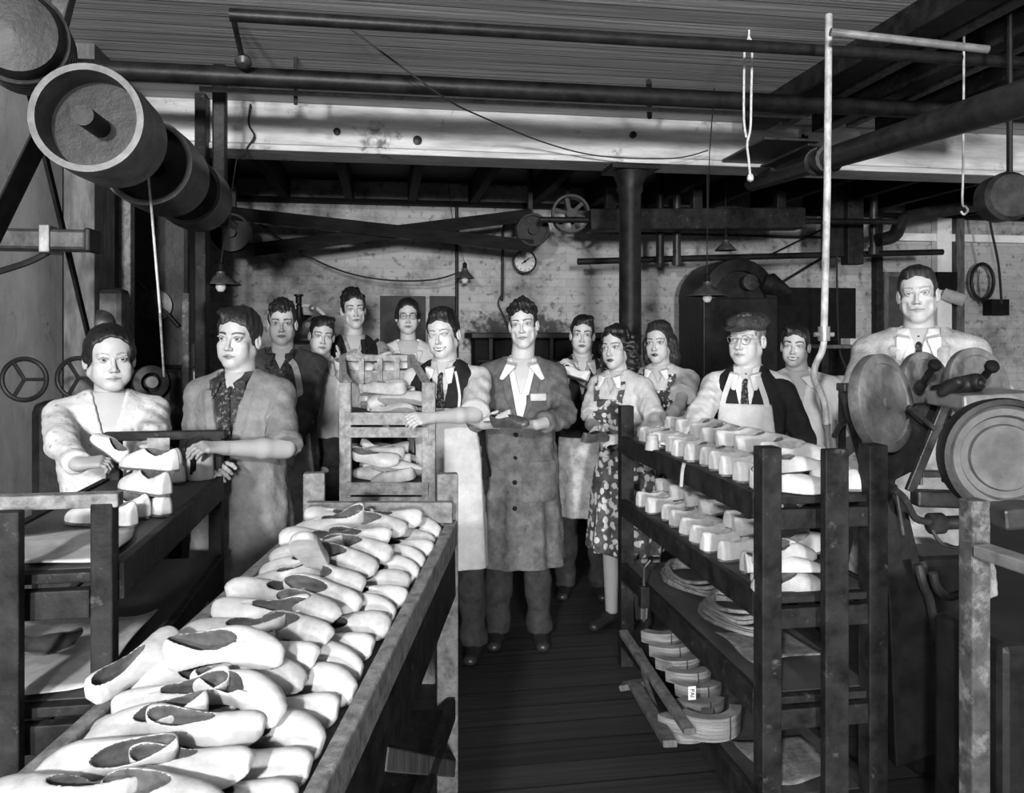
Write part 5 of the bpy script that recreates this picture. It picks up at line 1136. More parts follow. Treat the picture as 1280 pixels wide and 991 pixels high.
sheet('pale sheet at the near end of the bottom shelf of the right rack', (RX0+.17, RY0+.20, SH[3]+.004), .24, .26, .05, 'wood_end', 4)
# bottom: strapped bundles stacked
def bundle(label, c, R, a0, a1, h, mm='leather_strap', tilt=0, group=None, tagtxt=False):
    r = root('leather_bundle', label, 'leather bundle', tuple(c), group)
    n = 18; mb = MB(); prof = []
    A = np.linspace(a0, a1, n)
    for i in range(n-1):
        a, b = A[i], A[i+1]; p = lambda t, q: np.array([c[0]+q*math.cos(t), c[1]+q*math.sin(t), c[2]+tilt*math.sin(t)])
        z = np.array([0, 0, h]); mb.hexa([p(a, R-.035), p(a, R), p(b, R), p(b, R-.035), p(a, R-.035)+z, p(a, R+.004)+z, p(b, R+.004)+z, p(b, R-.035)+z])
    mb.build('strips', M[mm], r)
    t = a0+(a1-a0)*.62; p = np.array([c[0]+(R+.004)*math.cos(t), c[1]+(R+.004)*math.sin(t), c[2]]); MB().tube([p+np.array([0, 0, -.002]), p+np.array([.002, 0, h*.5]), p+np.array([0, 0, h+.003])], .0022, 6).build('binding', M['cable'], r)
    return r
for i in range(6):
    px, py = ((842, 800), (853, 818), (862, 834), (876, 850), (889, 868), (892, 888))[i]; d = 3.12-.075*i; c = P(px, py, d); c[1] += .10
    bundle('curved strapped leather bundle under the right rack, %s from the top of the stack' % ORD[i], np.array([c[0]-.02, c[1]+.02, c[2]-.024]), .105, math.radians(212), math.radians(318), .044, group='stacked leather bundles')
tg = P(866, 866, 2.66); c = P(866, 867, 2.665)
for i, (px, py, rz) in enumerate(((888, 905, .5), (918, 900, .9))):
    d = 2.62-.03*i; c = P(px, py, d); bundle('loose curved leather bundle on the floor below the stack, %s one' % ('left', 'right')[i], np.array([c[0]-.06, c[1]+.1, max(.002, c[2]-.06)]), .10+.015*i, math.radians(200), math.radians(345), .075, tilt=.0, group='loose bundles on the floor')
def text_obj(name, body, size, loc, rot, m, parent=None, label=None, cat=None):
    cu = bpy.data.curves.new(name, 'FONT'); cu.body = body; cu.size = size; cu.align_x = 'CENTER'; cu.align_y = 'CENTER'; cu.extrude = .0006
    o = bpy.data.objects.new(name, cu); COL.objects.link(o); dg = bpy.context.evaluated_depsgraph_get(); dg.update(); me = bpy.data.meshes.new_from_object(o.evaluated_get(dg)); bpy.data.objects.remove(o)
    me.materials.clear(); me.materials.append(m); o = bpy.data.objects.new(name, me); COL.objects.link(o); 
    if parent: o.parent = parent; o.location = Vector(loc)-abs_loc(parent)
    else: o.location = loc
    o.rotation_euler = rot; return o
tp = P(865, 866, 2.62); tr = root('paper_tag', 'small paper tag with capital letters on the front of the strapped bundles', 'tag', tuple(tp))
MB().box(tp[0]-.013, tp[0]+.013, tp[1]-.001, tp[1]+.001, tp[2]-.022, tp[2]+.022).build('paper', M['paper'], tr); text_obj('lettering', 'PAI', .020, tp+np.array([0, -.0018, 0]), (math.pi/2, math.radians(90), 0), M['black'], tr)
# broken slatted frame lying under the rack, aisle side
pf = root('slatted_frame', 'broken slatted wooden frame leaning under the aisle side of the right rack', 'frame', tuple(P(785, 860, 3.0)))
for a, b, w in ((P(779, 790, 3.25), P(862, 915, 2.5), .035), (P(793, 855, 3.05), P(838, 930, 2.5), .045), (P(777, 858, 3.1), P(808, 853, 3.05), .05), (P(803, 838, 3.1), P(826, 905, 2.75), .014), (P(800, 812, 3.15), P(838, 882, 2.85), .010)):
    MB().bar(a, b, w, .022).build('slat', M['wood_mid'], pf, .003)

# left rack contents
def wsh(px, py, d, rz, k='white', dz=0, **q): c = P(px, py, d); place(k, c, rz=rz, **q)
LS = 1.06; G = 'white shoes on the left rack'
def on(px, py, z):      # floor-plane point at height z seen at a pixel
    d = (EYE-z)*FPX/(py-420); return P(px, py, d)
for i, (px, py, z, rz, lb) in enumerate(((152, 640, LS+.008, 2.7, 'nearest the camera on the left rack, low in the pile'), (186, 636, LS+.008, 2.5, 'at the right edge of the left rack nearest the post'), (182, 612, LS+.066, 2.6, 'on top of the pile with its dark opening facing the camera, nearer one'), (187, 584, LS+.115, 2.75, 'topmost of the pile on the left rack beside the woman'), (199, 606, LS+.03, 2.2, 'in the middle of the pile, right side'), (214, 597, LS+.008, 2.3, 'close to the enamel tin on its left'), (207, 578, LS+.060, 2.4, 'at the back of the pile below the far rail'), (127, 652, LS+.008, 2.9, 'half hidden behind the near left post'))):
    place('white', on(px, py, z), rz=rz-.3, sc=.92, label='white shoe '+lb, group=G)
wh = P(136, 562, 2.55); place('white', wh, rz=2.5, ry=-.5, sc=.66, label='small white shoe held in the hand of the woman on the left')
tn = on(250, 597, LS+.005); tr = root('glue_tin', 'white enamel tin with dark runs of glue at the far end of the left rack', 'tin', (tn[0], tn[1], LS+.002))
tn[2] = LS+.002
MB().lathe(tn, (0, 0, 1), [(0, 0), (.044, 0), (.046, .004), (.046, .096), (.044, .096), (.044, .006), (0, .006)], 36).build('can', M['white'], tr, smooth=True)
MB().lathe(tn, (0, 0, 1), [(.046, .092), (.049, .094), (.049, .100), (.045, .100)], 36).build('rim', M['black'], tr, smooth=True)
for k_, a in enumerate((-2.0, -1.85, -1.75)): MB().tube([tn+np.array([.0465*math.cos(a), .0465*math.sin(a), .095]), tn+np.array([.047*math.cos(a+.03), .047*math.sin(a+.03), .06-.012*k_]), tn+np.array([.047*math.cos(a), .047*math.sin(a), .022+.01*k_])], [.007, .004, .005], 6).build('glue_run', M['black'], tr)
MB().tube(smoothpath([tn+np.array([-.047, 0, .085]), tn+np.array([-.04, -.02, .13]), tn+np.array([.0, -.03, .15]), tn+np.array([.04, -.02, .13]), tn+np.array([.047, 0, .085])], 4), .0022, 6).build('bail_handle', M['iron'], tr)
cd = P(198, 564, 2.7); tag(MB().box(cd[0]-.036, cd[0]+.036, cd[1], cd[1]+.002, LS+.004, cd[2]+.045).build('card', M['lining2']), 'small pale card standing behind the white shoes under the far rail', 'card')
sheet('pale leather sheets spread on the top shelf of the left rack, near end', (LX0+.17, LY0+.18, 1.064), .30, .30, .1, 'leather2', 5)
sheet('curling pale leather sheet on the second shelf of the left rack', (LX0+.16, LY0+.26, .785), .32, .46, .05, 'leather2', 6, .015, curl=.04)
sheet('dark leather piece thrown over the second shelf of the left rack', (LX0+.10, LY0+.16, .835), .25, .12, .3, 'leather_dark', 7, .03)
sheet('pale sheet on the third shelf of the left rack', (LX0+.16, LY0+.24, .465), .32, .42, -.05, 'leather2', 8, .02, curl=.2)
F = Field((-.12, -.10, -.01), (.12, .10, .13), .005); F.ell((0, 0, .04), (.085, .06, .04), 0); F.ell((.04, .01, .06), (.04, .04, .035), .02); F.ell((-.04, -.01, .055), (.04, .045, .03), .02); F.disp(lambda X, Y, Z: wob(X, Y, Z, 2, 70, .006)); F.fn(lambda X, Y, Z: .0-Z+0*X+0*Y)
v, f = F.mesh(); c = np.array([LX0+.17, LY0+.16, .50]); tag(mesh_obj('leather_scrap', v+c, f, M['leather_dark'], None, True), 'crumpled dark leather lump on the third shelf of the left rack', 'leather scrap')
sheet('pale sheet lying on the bottom shelf of the left rack', (LX0+.16, LY0+.26, .175), .30, .42, .05, 'leather2', 11, .015)
kn = P(122, 576, 2.5)
# ---------------------------------------------------------------- central tray cart full of uppers
Afl, Afr, Anl, Anr = P(388, 655, 2.7), P(559, 655, 2.7), P(110, 910, 1.53), P(425, 910, 1.53)
def ct(u, v, h=0.0): a = Afl+(Afr-Afl)*u; b = Anl+(Anr-Anl)*u; return a+(b-a)*v+np.array([0, 0, h])
cr_ = root('tray_cart', 'long wooden tray cart in the foreground heaped with pale shoe uppers', 'cart', tuple((ct(.5, .6)*np.array([1, 1, 0]))))
VE = 1.36; th_ = .02
m_ = MB(); m_.hexa([ct(-.02, -.02, -.045), ct(1.02, -.02, -.045), ct(1.02, VE, -.045), ct(-.02, VE, -.045), ct(-.02, -.02, -.03), ct(1.02, -.02, -.03), ct(1.02, VE, -.03), ct(-.02, VE, -.03)]); m_.build('tray_board', M['wood_shelf'], cr_)
for u, nm in ((-.03, 'l'), (1.03, 'r')):
    MB().bar(ct(u, -.02, -.035), ct(u, VE, -.035), .036, .085).build('side_rail', M['wood_end'], cr_, .006)
    MB().bar(ct(u, -.02, -.17), ct(u, VE, -.17), .022, .17).build('side_panel', M['wood_dark'], cr_, .004)
MB().bar(P(383, 640, 2.685), P(566, 640, 2.685), .03, .070).build('end_board', M['wood_end'], cr_, .004)
MB().bar(ct(-.03, VE, -.03), ct(1.03, VE, -.03), .03, .08).build('end_board', M['wood_end'], cr_, .004)
for px, d, zt in ((393, 2.745, 1.092), (559, 2.745, 1.09)):
    p = PF(px, d); MB().box(p[0]-.036, p[0]+.036, p[1]-.022, p[1]+.022, 0, zt).build('post', M['wood_end'], cr_, .005)
for u in (-.02, 1.02): p = ct(u, VE-.03); MB().box(p[0]-.03, p[0]+.03, p[1]-.025, p[1]+.025, 0, p[2]-.02).build('post', M['wood_dark'], cr_, .005)
for u in (-.03, 1.03):
    a = ct(u, 0); b = ct(u, VE-.05); MB().bar((a[0], a[1], .30), (b[0], b[1], .30), .03, .07).build('lower_rail', M['wood_dark'], cr_, .004)
    MB().bar((a[0], a[1], .10), (b[0]*.6+a[0]*.4, b[1]*.6+a[1]*.4, .62), .03, .05).build('brace', M['wood_mid'], cr_, .004)
a0, a1, b0, b1 = ct(0, .02), ct(1, .02), ct(0, VE-.08), ct(1, VE-.08)
MB().hexa([(a0[0], a0[1], .29), (a1[0], a1[1], .29), (b1[0], b1[1], .29), (b0[0], b0[1], .29), (a0[0], a0[1], .31), (a1[0], a1[1], .31), (b1[0], b1[1], .31), (b0[0], b0[1], .31)]).build('lower_shelf', M['wood_dark'], cr_)
# uppers: toes outwards, one row of each side shingled from the far end, then a second layer
ex = (Afr-Afl)/np.linalg.norm(Afr-Afl); ax_ang = math.atan2(ex[1], ex[0]); GU = 'uppers heaped in the central tray'
nrow = 18
for i in range(nrow):
    v = .035+i*(VE-.09)/(nrow-1)
    for side in (0, 1):
        k = rnd.choice(['up1', 'up1', 'up3', 'up2']); u = (.73 if side else .27)+rnd.uniform(-.02, .02); c = ct(u, v, -.022+.010)
        rz = ax_ang+(0 if side else math.pi)+(-.20 if side else .20)+rnd.uniform(-.10, .10)
        lean_ = (.80 if side else -.80)+rnd.uniform(-.12, .12)
        place(k, c, rz=rz, rx=lean_, ry=-.04, flip=bool(side) and rnd.random() < .5, sc=.98, cat='shoe upper', group=GU, label='upper in the central tray, lower layer, toe %s, %s from the far end' % (('left', 'right')[side], ORD[i]))
for i in range(15):
    v = .08+i*(VE-.20)/14
    for side in (0, 1):
        k = rnd.choice(['up1', 'up2', 'up2', 'up3']); u = (.60 if side else .30)+rnd.uniform(-.04, .04); c = ct(u, v, .040+rnd.uniform(-.005, .012))
        rz = ax_ang+(0 if side else math.pi)+(-.35 if side else .45)+rnd.uniform(-.35, .35)
        place(k, c, rz=rz, rx=(.6 if side else -.5)+rnd.uniform(-.35, .35), ry=rnd.uniform(-.18, .16), sc=rnd.uniform(.86, .96), cat='shoe upper', group=GU, label='upper in the central tray, top layer, toe %s, %s from the far end' % (('left', 'right')[side], ORD[i]))
place('up2', ct(.47, .52, .105), rz=ax_ang-1.45, ry=-.75, sc=1.0, cat='shoe upper', label='upper standing in the middle of the tray, its oval opening facing the camera')
place('up1', ct(.10, .93, .075), rz=ax_ang+1.1, rx=.3, ry=-.35, sc=.86, cat='shoe upper', label='upper with a long open throat at the left edge of the tray, bottom left')
place('up3', ct(.48, .93, .10), rz=ax_ang+.05, rx=.6, ry=.0, sc=.95, cat='shoe upper', label='large upper across the front of the tray with a dark folded throat, toe right')

# ---------------------------------------------------------------- wooden crate stand in the middle
st = root('crate_stand', 'pale rough wooden stand with three shelves of uppers, in the middle behind the cart', 'stand', tuple(PF(483, 3.75)))
fl, fr = P(432, 420, 3.6), P(536, 420, 3.6); bl_, br_ = P(429, 420, 4.02), P(514, 420, 4.02)
def zz(p, z): return np.array([p[0], p[1], z])
FH = 1.352
for p, zt, w in ((fl, FH, .052), (fr, FH, .060)): MB().bar(zz(p, 0), zz(p, zt), w, .03, up=(F3[0], F3[1], 0)).build('post', M['wood_pale'], st, .003)
for p in (bl_, br_): MB().bar(zz(p, 0), zz(p, 1.465), .035, .03, up=(F3[0], F3[1], 0)).build('post', M['wood_mid'], st, .003)
def rail(a, b, z0, z1, nm='rail', w=.018, m='wood_pale'): MB().bar(zz(a, (z0+z1)/2), zz(b, (z0+z1)/2), w, z1-z0).build(nm, M[m], st, .002)
rail(bl_-R3*.02, br_+R3*.02, 1.435, 1.465, 'top_rail'); rail(bl_, br_, 1.325, 1.375)
for t in (.28, .55, .80): p = bl_+(br_-bl_)*t-F3*.02; MB().bar(zz(p, 1.20), zz(p, 1.45), .028, .012, up=(F3[0], F3[1], 0)).build('slat', M['wood_pale'], st, .002)
MB().bar(zz(br_, 1.45), zz(fr, FH-.02), .02, .04).build('side_rail', M['wood_pale'], st, .002); MB().bar(zz(bl_, 1.44), zz(fl, FH-.01), .02, .04).build('side_rail', M['wood_pale'], st, .002)
SZ = (1.218, .905, .56)
for z in SZ:
    rail(fl+F3*-.018, fr+F3*-.018, z-.055, z-.0, 'front_rail'); rail(fl-F3*.012, fr-F3*.012, z-.112, z-.066, 'front_rail')
    MB().hexa([zz(fl, z-.03), zz(fr, z-.03), zz(br_, z-.03), zz(bl_, z-.03), zz(fl, z-.015), zz(fr, z-.015), zz(br_, z-.015), zz(bl_, z-.015)]).build('shelf_board', M['wood_shelf'], st)
MB().hexa([zz(bl_-F3*.01, 1.375), zz(br_-F3*.01, 1.375), zz(br_+F3*.30, 1.375), zz(bl_+F3*.30, 1.375), zz(bl_-F3*.01, 1.387), zz(br_-F3*.01, 1.387), zz(br_+F3*.30, 1.387), zz(bl_+F3*.30, 1.387)]).build('shelf_board', M['wood_pale'], st)
for s_, (z, nm, n) in enumerate(((SZ[0], 'upper', 10), (SZ[1], 'middle', 12), (SZ[2], 'lowest', 5))):
    for i in range(n):
        t = rnd.uniform(.28, .64); lay = i//4; c = zz(fl+(fr-fl)*t, z)+F3*(.06+.085*(i % 4)); c[2] = z-.012+lay*.048+.004
        place(rnd.choice(['up1', 'up2', 'up3']), c, rz=-YAW+rnd.choice([0, math.pi])+rnd.uniform(-.35, .35), rx=rnd.uniform(-.7, .7), ry=rnd.uniform(-.15, .22), sc=.94, cat='shoe upper', group='uppers on the crate stand', label='pale upper, %s shelf of the crate stand, %s layer, %s from the front' % (nm, ('bottom', 'second', 'top')[lay], ORD[i % 4]))
for i in range(5):
    c = zz(bl_+(br_-bl_)*(.12+.19*i), 1.39+.03*(i%2))+F3*(.20 if i % 2 else .09); place(rnd.choice(['up1', 'up2']), c, rz=-YAW+rnd.uniform(-.5, .5)+(math.pi if i % 2 else 0), rx=rnd.uniform(-.4, .4), sc=.92, cat='shoe upper', group='uppers on top of the crate stand', label='pale upper on the top tray of the crate stand, %s from the left' % ORD[i])
    
# things held in hands
def hold(k, px, py, d, rz, label, rx=0, ry=0, sc=.95): place(k, P(px, py, d), rz=rz, rx=rx, ry=ry, sc=sc, label=label)
hold('dark', 638, 530, 3.63, -.7, 'dark shoe held open in both hands by the man in the long stained coat', rx=.6, sc=.78)
hold('up1', 622, 525, 3.66, 2.6, 'pale upper held in the left-hand side hand of the man in the long coat', rx=.3, ry=.2, sc=.6)
hold('white', 712, 470, 4.38, 2.4, 'pale shoe raised by the boy in the dark pullover', ry=-.2, rx=.4, sc=.9)
hold('dark', 744, 549, 3.88, .4, 'dark shoe held by the girl in the print pinafore', rx=.4, sc=.7)
tl = P(456, 432, 4.6); tr = root('hand_tool', 'short dark hand tool held by the tall man behind the crate stand', 'tool', tuple(tl)); MB().tube([P(454, 424, 4.6), P(456, 442, 4.6)], .016, 10).build('handle', M['black'], tr, smooth=True); MB().tube([P(452, 440, 4.6), P(473, 424, 4.58)], .010, 8).build('blade', M['iron'], tr, smooth=True)
rg = P(848, 557, 3.3); tag(sheet('white rag under the hand of the old man on the top shelf', (rg[0], rg[1], rg[2]-.01), .12, .10, .4, 'rag', 15, .03, .004, 'rag', 'rag'), 'white rag under the hand of the old man on the top shelf', 'rag')
for k in list(PR): drop_tree(PR[k])
# ---------------------------------------------------------------- machines and wall fittings
def wallbox(name, label, cat, px0, px1, py0, py1, Y, dep, m, bevel=.004, frame=None):
    a, b = wp(px0, py1, Y), wp(px1, py0, Y); r = root(name, label, cat, (a[0], a[1], a[2])); MB().box(a[0], b[0], Y, Y+dep, a[2], b[2]).build('panel', M[m], r, bevel)
    if frame:
        w = frame; mb = MB(); mb.box(a[0]-w, b[0]+w, Y-.015, Y+.01, b[2], b[2]+w); mb.box(a[0]-w, b[0]+w, Y-.015, Y+.01, a[2]-w, a[2]); mb.box(a[0]-w, a[0], Y-.015, Y+.01, a[2], b[2]); mb.box(b[0], b[0]+w, Y-.015, Y+.01, a[2], b[2]); mb.build('frame', M['wood_mid'], r, .003)
    return r
M['slate'] = mat('grey_board', .045, .3, (6, 6, 6), .8, .2)
wallbox('wall_board', 'dark grey board on the back wall directly behind the woman in spectacles', 'board', 475, 532, 370, 520, YB-.03, .025, 'slate')
wallbox('wall_board', 'dark grey board on the back wall behind the laughing man', 'board', 537, 569, 370, 520, YB-.03, .025, 'slate')
wallbox('wall_hatch', 'large black hatch on the back wall behind the pale drop pipe', 'hatch', 962, 1070, 360, 470, YB-.05, .04, 'black')
wallbox('cupboard_door', 'dark panel in a pale frame behind the tall man in the work coat', 'door', 1110, 1192, 347, 520, YB-.05, .04, 'slate', frame=.05)
# lean-to partition timbers on the right wall
for i, (px0, px1, y0, y1, mm) in enumerate(((1096, 1104, 230, 520, 'wood_dark'), (1172, 1190, 250, 520, 'plaster'), (1196, 1206, 200, 520, 'wood_mid'))):
    a, b = wp(px0, y1, YB-.10), wp(px1, y0, YB-.10); struct(MB().box(a[0], b[0], YB-.10, YB-.01, max(0, a[2]), b[2]), 'trim_%d' % (4+i), M[mm], .004)
a, b = wp(1105, 300, YB-.08), wp(1175, 292, YB-.08); struct(MB().box(a[0], b[0]+1.6, YB-.08, YB-.01, a[2], b[2]), 'trim_7', M['plaster'], .004)
# oval frame on the right wall, box, paper roll
ov = wp(1228, 352, 7.34); r = root('oval_frame', 'dark oval hoop hanging on the wall at far right', 'hoop', tuple(ov))
MB().tube([ov+np.array([.128*math.cos(a), 0, .182*math.sin(a)]) for a in np.linspace(0, 6.2832, 40, endpoint=False)], .018, 8, closed=True).build('hoop', M['iron'], r, smooth=True)
MB().tube([ov+np.array([0, 0, -.182]), ov+np.array([0, -.01, -.215])], .02, 8).build('catch', M['iron'], r, smooth=True); MB().tube([ov+np.array([-.03, 0, .12]), ov+np.array([-.05, .01, -.06])], .003, 6).build('string', M['cable'], r)
wallbox('switch_box', 'black switch box on the wall to the right of the tall man', 'box', 1172, 1197, 340, 362, YB-.12, .11, 'black')
wallbox('switch_box', 'black box below the oval hoop at far right', 'box', 1240, 1262, 374, 394, YB-.14, .13, 'black')
rl = wp(1190, 372, 7.28); r = root('paper_roll', 'pale roll of material on the wall beside the head of the tall man', 'roll', tuple(rl))
MB().lathe(rl+np.array([-.06, .05, .04]), (1, -.8, -.5), [(0, 0), (.062, 0), (.062, .20), (.045, .205), (.028, .20), (.026, .16), (0, .16)], 28).build('roll', M['paper'], r, smooth=True)
# round gauge on the wall
g = wp(656, 327, 7.25); r = root('pressure_gauge', 'round white-faced dial gauge with a black rim on the back wall', 'gauge', tuple(g))
MB().lathe(g, (0, -1, 0), [(0, -.05), (.108, -.05), (.112, .0), (.108, .02), (.094, .022), (.092, .008)], 44).build('case', M['iron'], r, smooth=True)
MB().lathe(g, (0, -1, 0), [(0, .0085), (.093, .0085), (.093, .006)], 40).build('dial', M['paper'], r)
mb = MB()
for i in range(12):
    a = 2*math.pi*i/12; mb = MB(); mb.bar(g+np.array([.072*math.sin(a), -.0100, .072*math.cos(a)]), g+np.array([.086*math.sin(a), -.0100, .086*math.cos(a)]), .006, .002, up=(0, -1, 0)); mb.build('tick', M['black'], r)
MB().bar(g+np.array([-.03, -.012, -.02]), g+np.array([.045, -.012, .035]), .010, .002, up=(0, -1, 0)).build('hand', M['black'], r); MB().lathe(g+np.array([0, -.010, 0]), (0, -1, 0), [(0, 0), (.012, 0), (.010, .005), (0, .006)], 14).build('boss', M['black'], r)
MB().tube([g+np.array([0, 0, .11]), g+np.array([0, 0, .20])], .010, 8).build('stem', M['iron'], r)
# long low black press between the laughing man and the boy
a = wp(596, 478, 6.7); b = wp(760, 420, 6.7); r = root('bench_press', 'long low black machine bench against the back wall, behind the man in the long coat', 'machine', (a[0], a[1], 0))
MB().box(a[0], b[0], 6.7, 7.2, .0, a[2]).build('bench', M['iron'], r, .01); MB().box(a[0]-.05, b[0]+.05, 6.65, 7.25, b[2]-.02, b[2]+.03).build('top_rail', M['iron'], r, .008); MB().box(a[0], b[0], 6.85, 7.15, a[2], b[2]-.02).build('bed', M['black'], r, .01)
for i in range(5): MB().box(a[0]+.1+i*.26, a[0]+.13+i*.26, 6.66, 6.7, a[2], b[2]).build('stanchion', M['iron'], r)
MB().tube([(a[0], 6.66, a[2]+.18), (b[0], 6.66, a[2]+.18)], .012, 8).build('rod', M['iron_mid'], r, smooth=True); MB().tube([(a[0], 6.64, a[2]+.0), (b[0], 6.64, a[2])], .014, 8).build('rod', M['iron_mid'], r, smooth=True)
# hooded extraction machine
c = wp(920, 380, 6.7); r = root('dust_hood', 'large round-topped black dust extraction hood behind the old man', 'machine', (c[0], c[1], 0)); hw = .345
MB().lathe(np.array([c[0], 6.9, c[2]+.05]), (0, -1, 0), [(0, -.3), (hw, -.3), (hw+.01, 0), (hw, .28), (hw*.7, .30), (hw*.68, .25), (0, .25)], 44).build('drum', M['iron'], r, smooth=True)
MB().box(c[0]-hw, c[0]+hw, 6.6, 7.2, 0, c[2]+.05).build('body', M['iron'], r, .01); MB().lathe(np.array([c[0]+hw*.6, 6.6, c[2]+.20]), (1, -.1, -.42), [(0, 0), (.06, 0), (.10, .06), (.035, .26), (.0, .26)], 24).build('spout', M['iron'], r, smooth=True)
MB().lathe(np.array([c[0]+.05, 6.55, c[2]+.18]), (0, -1, .1), [(0, 0), (.07, 0), (.07, .04), (0, .05)], 24).build('cover_plate', M['iron_mid'], r, smooth=True)
# ceiling-hung drum shaft above it
a = wp(735, 276, 6.3); b = wp(1000, 274, 6.3); r = root('line_shaft', 'heavy dark shaft and guard slung under the joists on the right of the column', 'shaft', tuple(a))
MB().bar(a, b, .20, .17).build('guard', M['wood_dark'], r, .01); MB().tube([a-np.array([.4, 0, 0]), b+np.array([.9, 0, 0])], .025, 12).build('shaft', M['iron'], r, smooth=True)
for t in (.1, .5, .9): p = a+(b-a)*t; MB().box(p[0]-.04, p[0]+.04, p[1]-.04, p[1]+.04, p[2], ZC-.2).build('hanger', M['iron'], r, .005)
a = wp(1085, 300, 6.4); b = wp(1215, 255, 6.4); ppipe('duct', 'fat grey duct bending along the wall above the tall man', [wp(1098, 300, 6.5), wp(1118, 294, 6.5), wp(1128, 276, 6.5), wp(1150, 268, 6.5), wp(1258, 250, 6.5)], .06, M['iron'], 'duct')
for px, y0, y1, lb in ((1045, 225, 320, 'left'), (1070, 225, 330, 'right')):
    a, b = wp(px-10, y1, 6.6), wp(px+10, y0, 6.6); tag(MB().box(a[0], b[0], 6.6, 6.72, a[2], b[2]).build('hanger_plank', M['wood_dark'], bevel=.006), 'dark upright plank hanging from the joists behind the pale drop pipe, %s one' % lb, 'plank')
wire('thin cable with beads hanging down beside the black hatch, right of the pale drop pipe', smoothpath([wp(1046, 320, 6.5), wp(1047, 400, 6.5), wp(1050, 440, 6.5), wp(1058, 462, 6.5), wp(1060, 480, 6.5)], 5), .009)
# bench behind the youth
a = wp(1030, 520, 6.3); b = wp(1098, 431, 6.3); r = root('work_bench', 'dark bench with a pale box on it behind the smiling youth', 'bench', (a[0], a[1], 0)); MB().box(a[0], b[0], 6.3, 6.8, b[2]-.03, b[2]).build('top', M['wood_mid'], r, .004)
for x in (a[0]+.03, b[0]-.03): MB().box(x-.03, x+.03, 6.33, 6.39, 0, b[2]-.03).build('leg', M['wood_dark'], r, .004)
tag(MB().box(b[0]-.20, b[0]-.02, 6.4, 6.55, b[2]+.001, b[2]+.055).build('carton', M['paper'], bevel=.003), 'small pale box on the bench behind the tall man', 'box')
# sewing machine with pale curved arm, left of the boy
c = wp(383, 412, 6.0); r = root('stitching_machine', 'black stitching machine with a pale curved wheel rim on the left', 'machine', (c[0], c[1], 0))
MB().tube([c+np.array([.155*math.cos(a), 0, .01+.165*math.sin(a)]) for a in np.linspace(-.5, 2.9, 26)], .014, 8).build('wheel_rim', M['white'], r, smooth=True)
MB().tube(smoothpath([c+np.array([.10, -.03, .10]), c+np.array([.02, -.03, .07]), c+np.array([.0, -.03, .0]), c+np.array([-.05, -.03, -.03]), c+np.array([-.04, -.03, -.10])], 5), .013, 8).build('curved_arm', M['iron_light'], r, smooth=True)
F = Field((-.24, -.22, -.42), (.24, .22, .26), .010); F.ell((.0, .03, -.02), (.12, .09, .13), 0); F.cap((-.05, .0, .0), (-.05, 0, .17), .03, .025, .02); F.cap((.05, 0, .05), (.08, -.1, -.10), .035, .03, .02); F.box((0, .03, -.25), (.11, .10, .16), .02, .03); F.ell((.07, -.05, .06), (.035, .04, .035), .01)
v, f = F.mesh(); mesh_obj('head_casting', v+c, f, M['iron'], r, True)
MB().lathe(c+np.array([-.055, 0, .19]), (0, 0, 1), [(0, 0), (.022, 0), (.022, .05), (.034, .055), (.034, .068), (0, .07)], 16).build('oil_cup', M['iron'], r, smooth=True); MB().lathe(c+np.array([.045, -.02, .155]), (0, -1, 0), [(0, -.02), (.028, -.01), (.028, .01), (.015, .02), (0, .02)], 18).build('knob', M['iron_light'], r, smooth=True)
MB().lathe(c+np.array([.02, -.08, .03]), (0, -1, .2), [(0, -.03), (.035, -.01), (.04, .01), (.02, .03), (0, .03)], 18).build('boss', M['iron_light'], r, smooth=True)
MB().box(c[0]-.10, c[0]+.10, c[1]-.08, c[1]+.12, 0, c[2]-.36).build('pedestal', M['iron'], r, .02)
# dark machines in the left background
c = wp(196, 350, 5.3); r = root('tall_machine', 'tall black machine in the shadows behind the woman on the left', 'machine', (c[0], c[1], 0))
MB().box(c[0]-.19, c[0]+.19, 5.3, 5.8, 1.35, 2.5).build('body', M['iron'], r, .03); MB().box(c[0]-.22, c[0]+.22, 5.25, 5.85, .0, .25).build('base', M['iron'], r, .02)
for x in (c[0]-.17, c[0]+.15): MB().box(x-.02, x+.02, 5.3, 5.36, .25, 1.35).build('leg', M['iron'], r, .005)
MB().lathe(np.array([c[0]-.0, 5.28, 1.75]), (0, -1, 0), [(0, -.03), (.10, -.02), (.10, .02), (.03, .03), (0, .03)], 30).build('cover', M['iron_mid'], r, smooth=True); MB().tube([(c[0]-.1, 5.28, 1.9), (c[0]+.14, 5.25, 1.62)], .012, 8).build('lever', M['iron_mid'], r, smooth=True)
c = P(128, 400, 4.0); r = root('gear_box', 'dark cast machine head directly behind the head of the woman on the left', 'machine', (c[0], c[1], 0)); MB().box(c[0]-.09, c[0]+.11, c[1]-.05, c[1]+.09, 1.3, 1.80).build('casing', M['iron_mid'], r, .03); MB().box(c[0]-.06, c[0]+.06, c[1]-.0, c[1]+.12, 0, 1.3).build('pedestal', M['iron'], r, .02)
MB().lathe(np.array([c[0]+.01, c[1]-.06, 1.62]), (0, -1, 0), [(0, 0), (.07, 0), (.07, .03), (.04, .05), (0, .05)], 26).build('boss', M['iron_mid'], r, smooth=True)
c = P(50, 462, 3.3); r = root('wheel_stand', 'pair of dark spoked handwheels behind the left shoulder of the woman', 'machine', (c[0], c[1], 0))
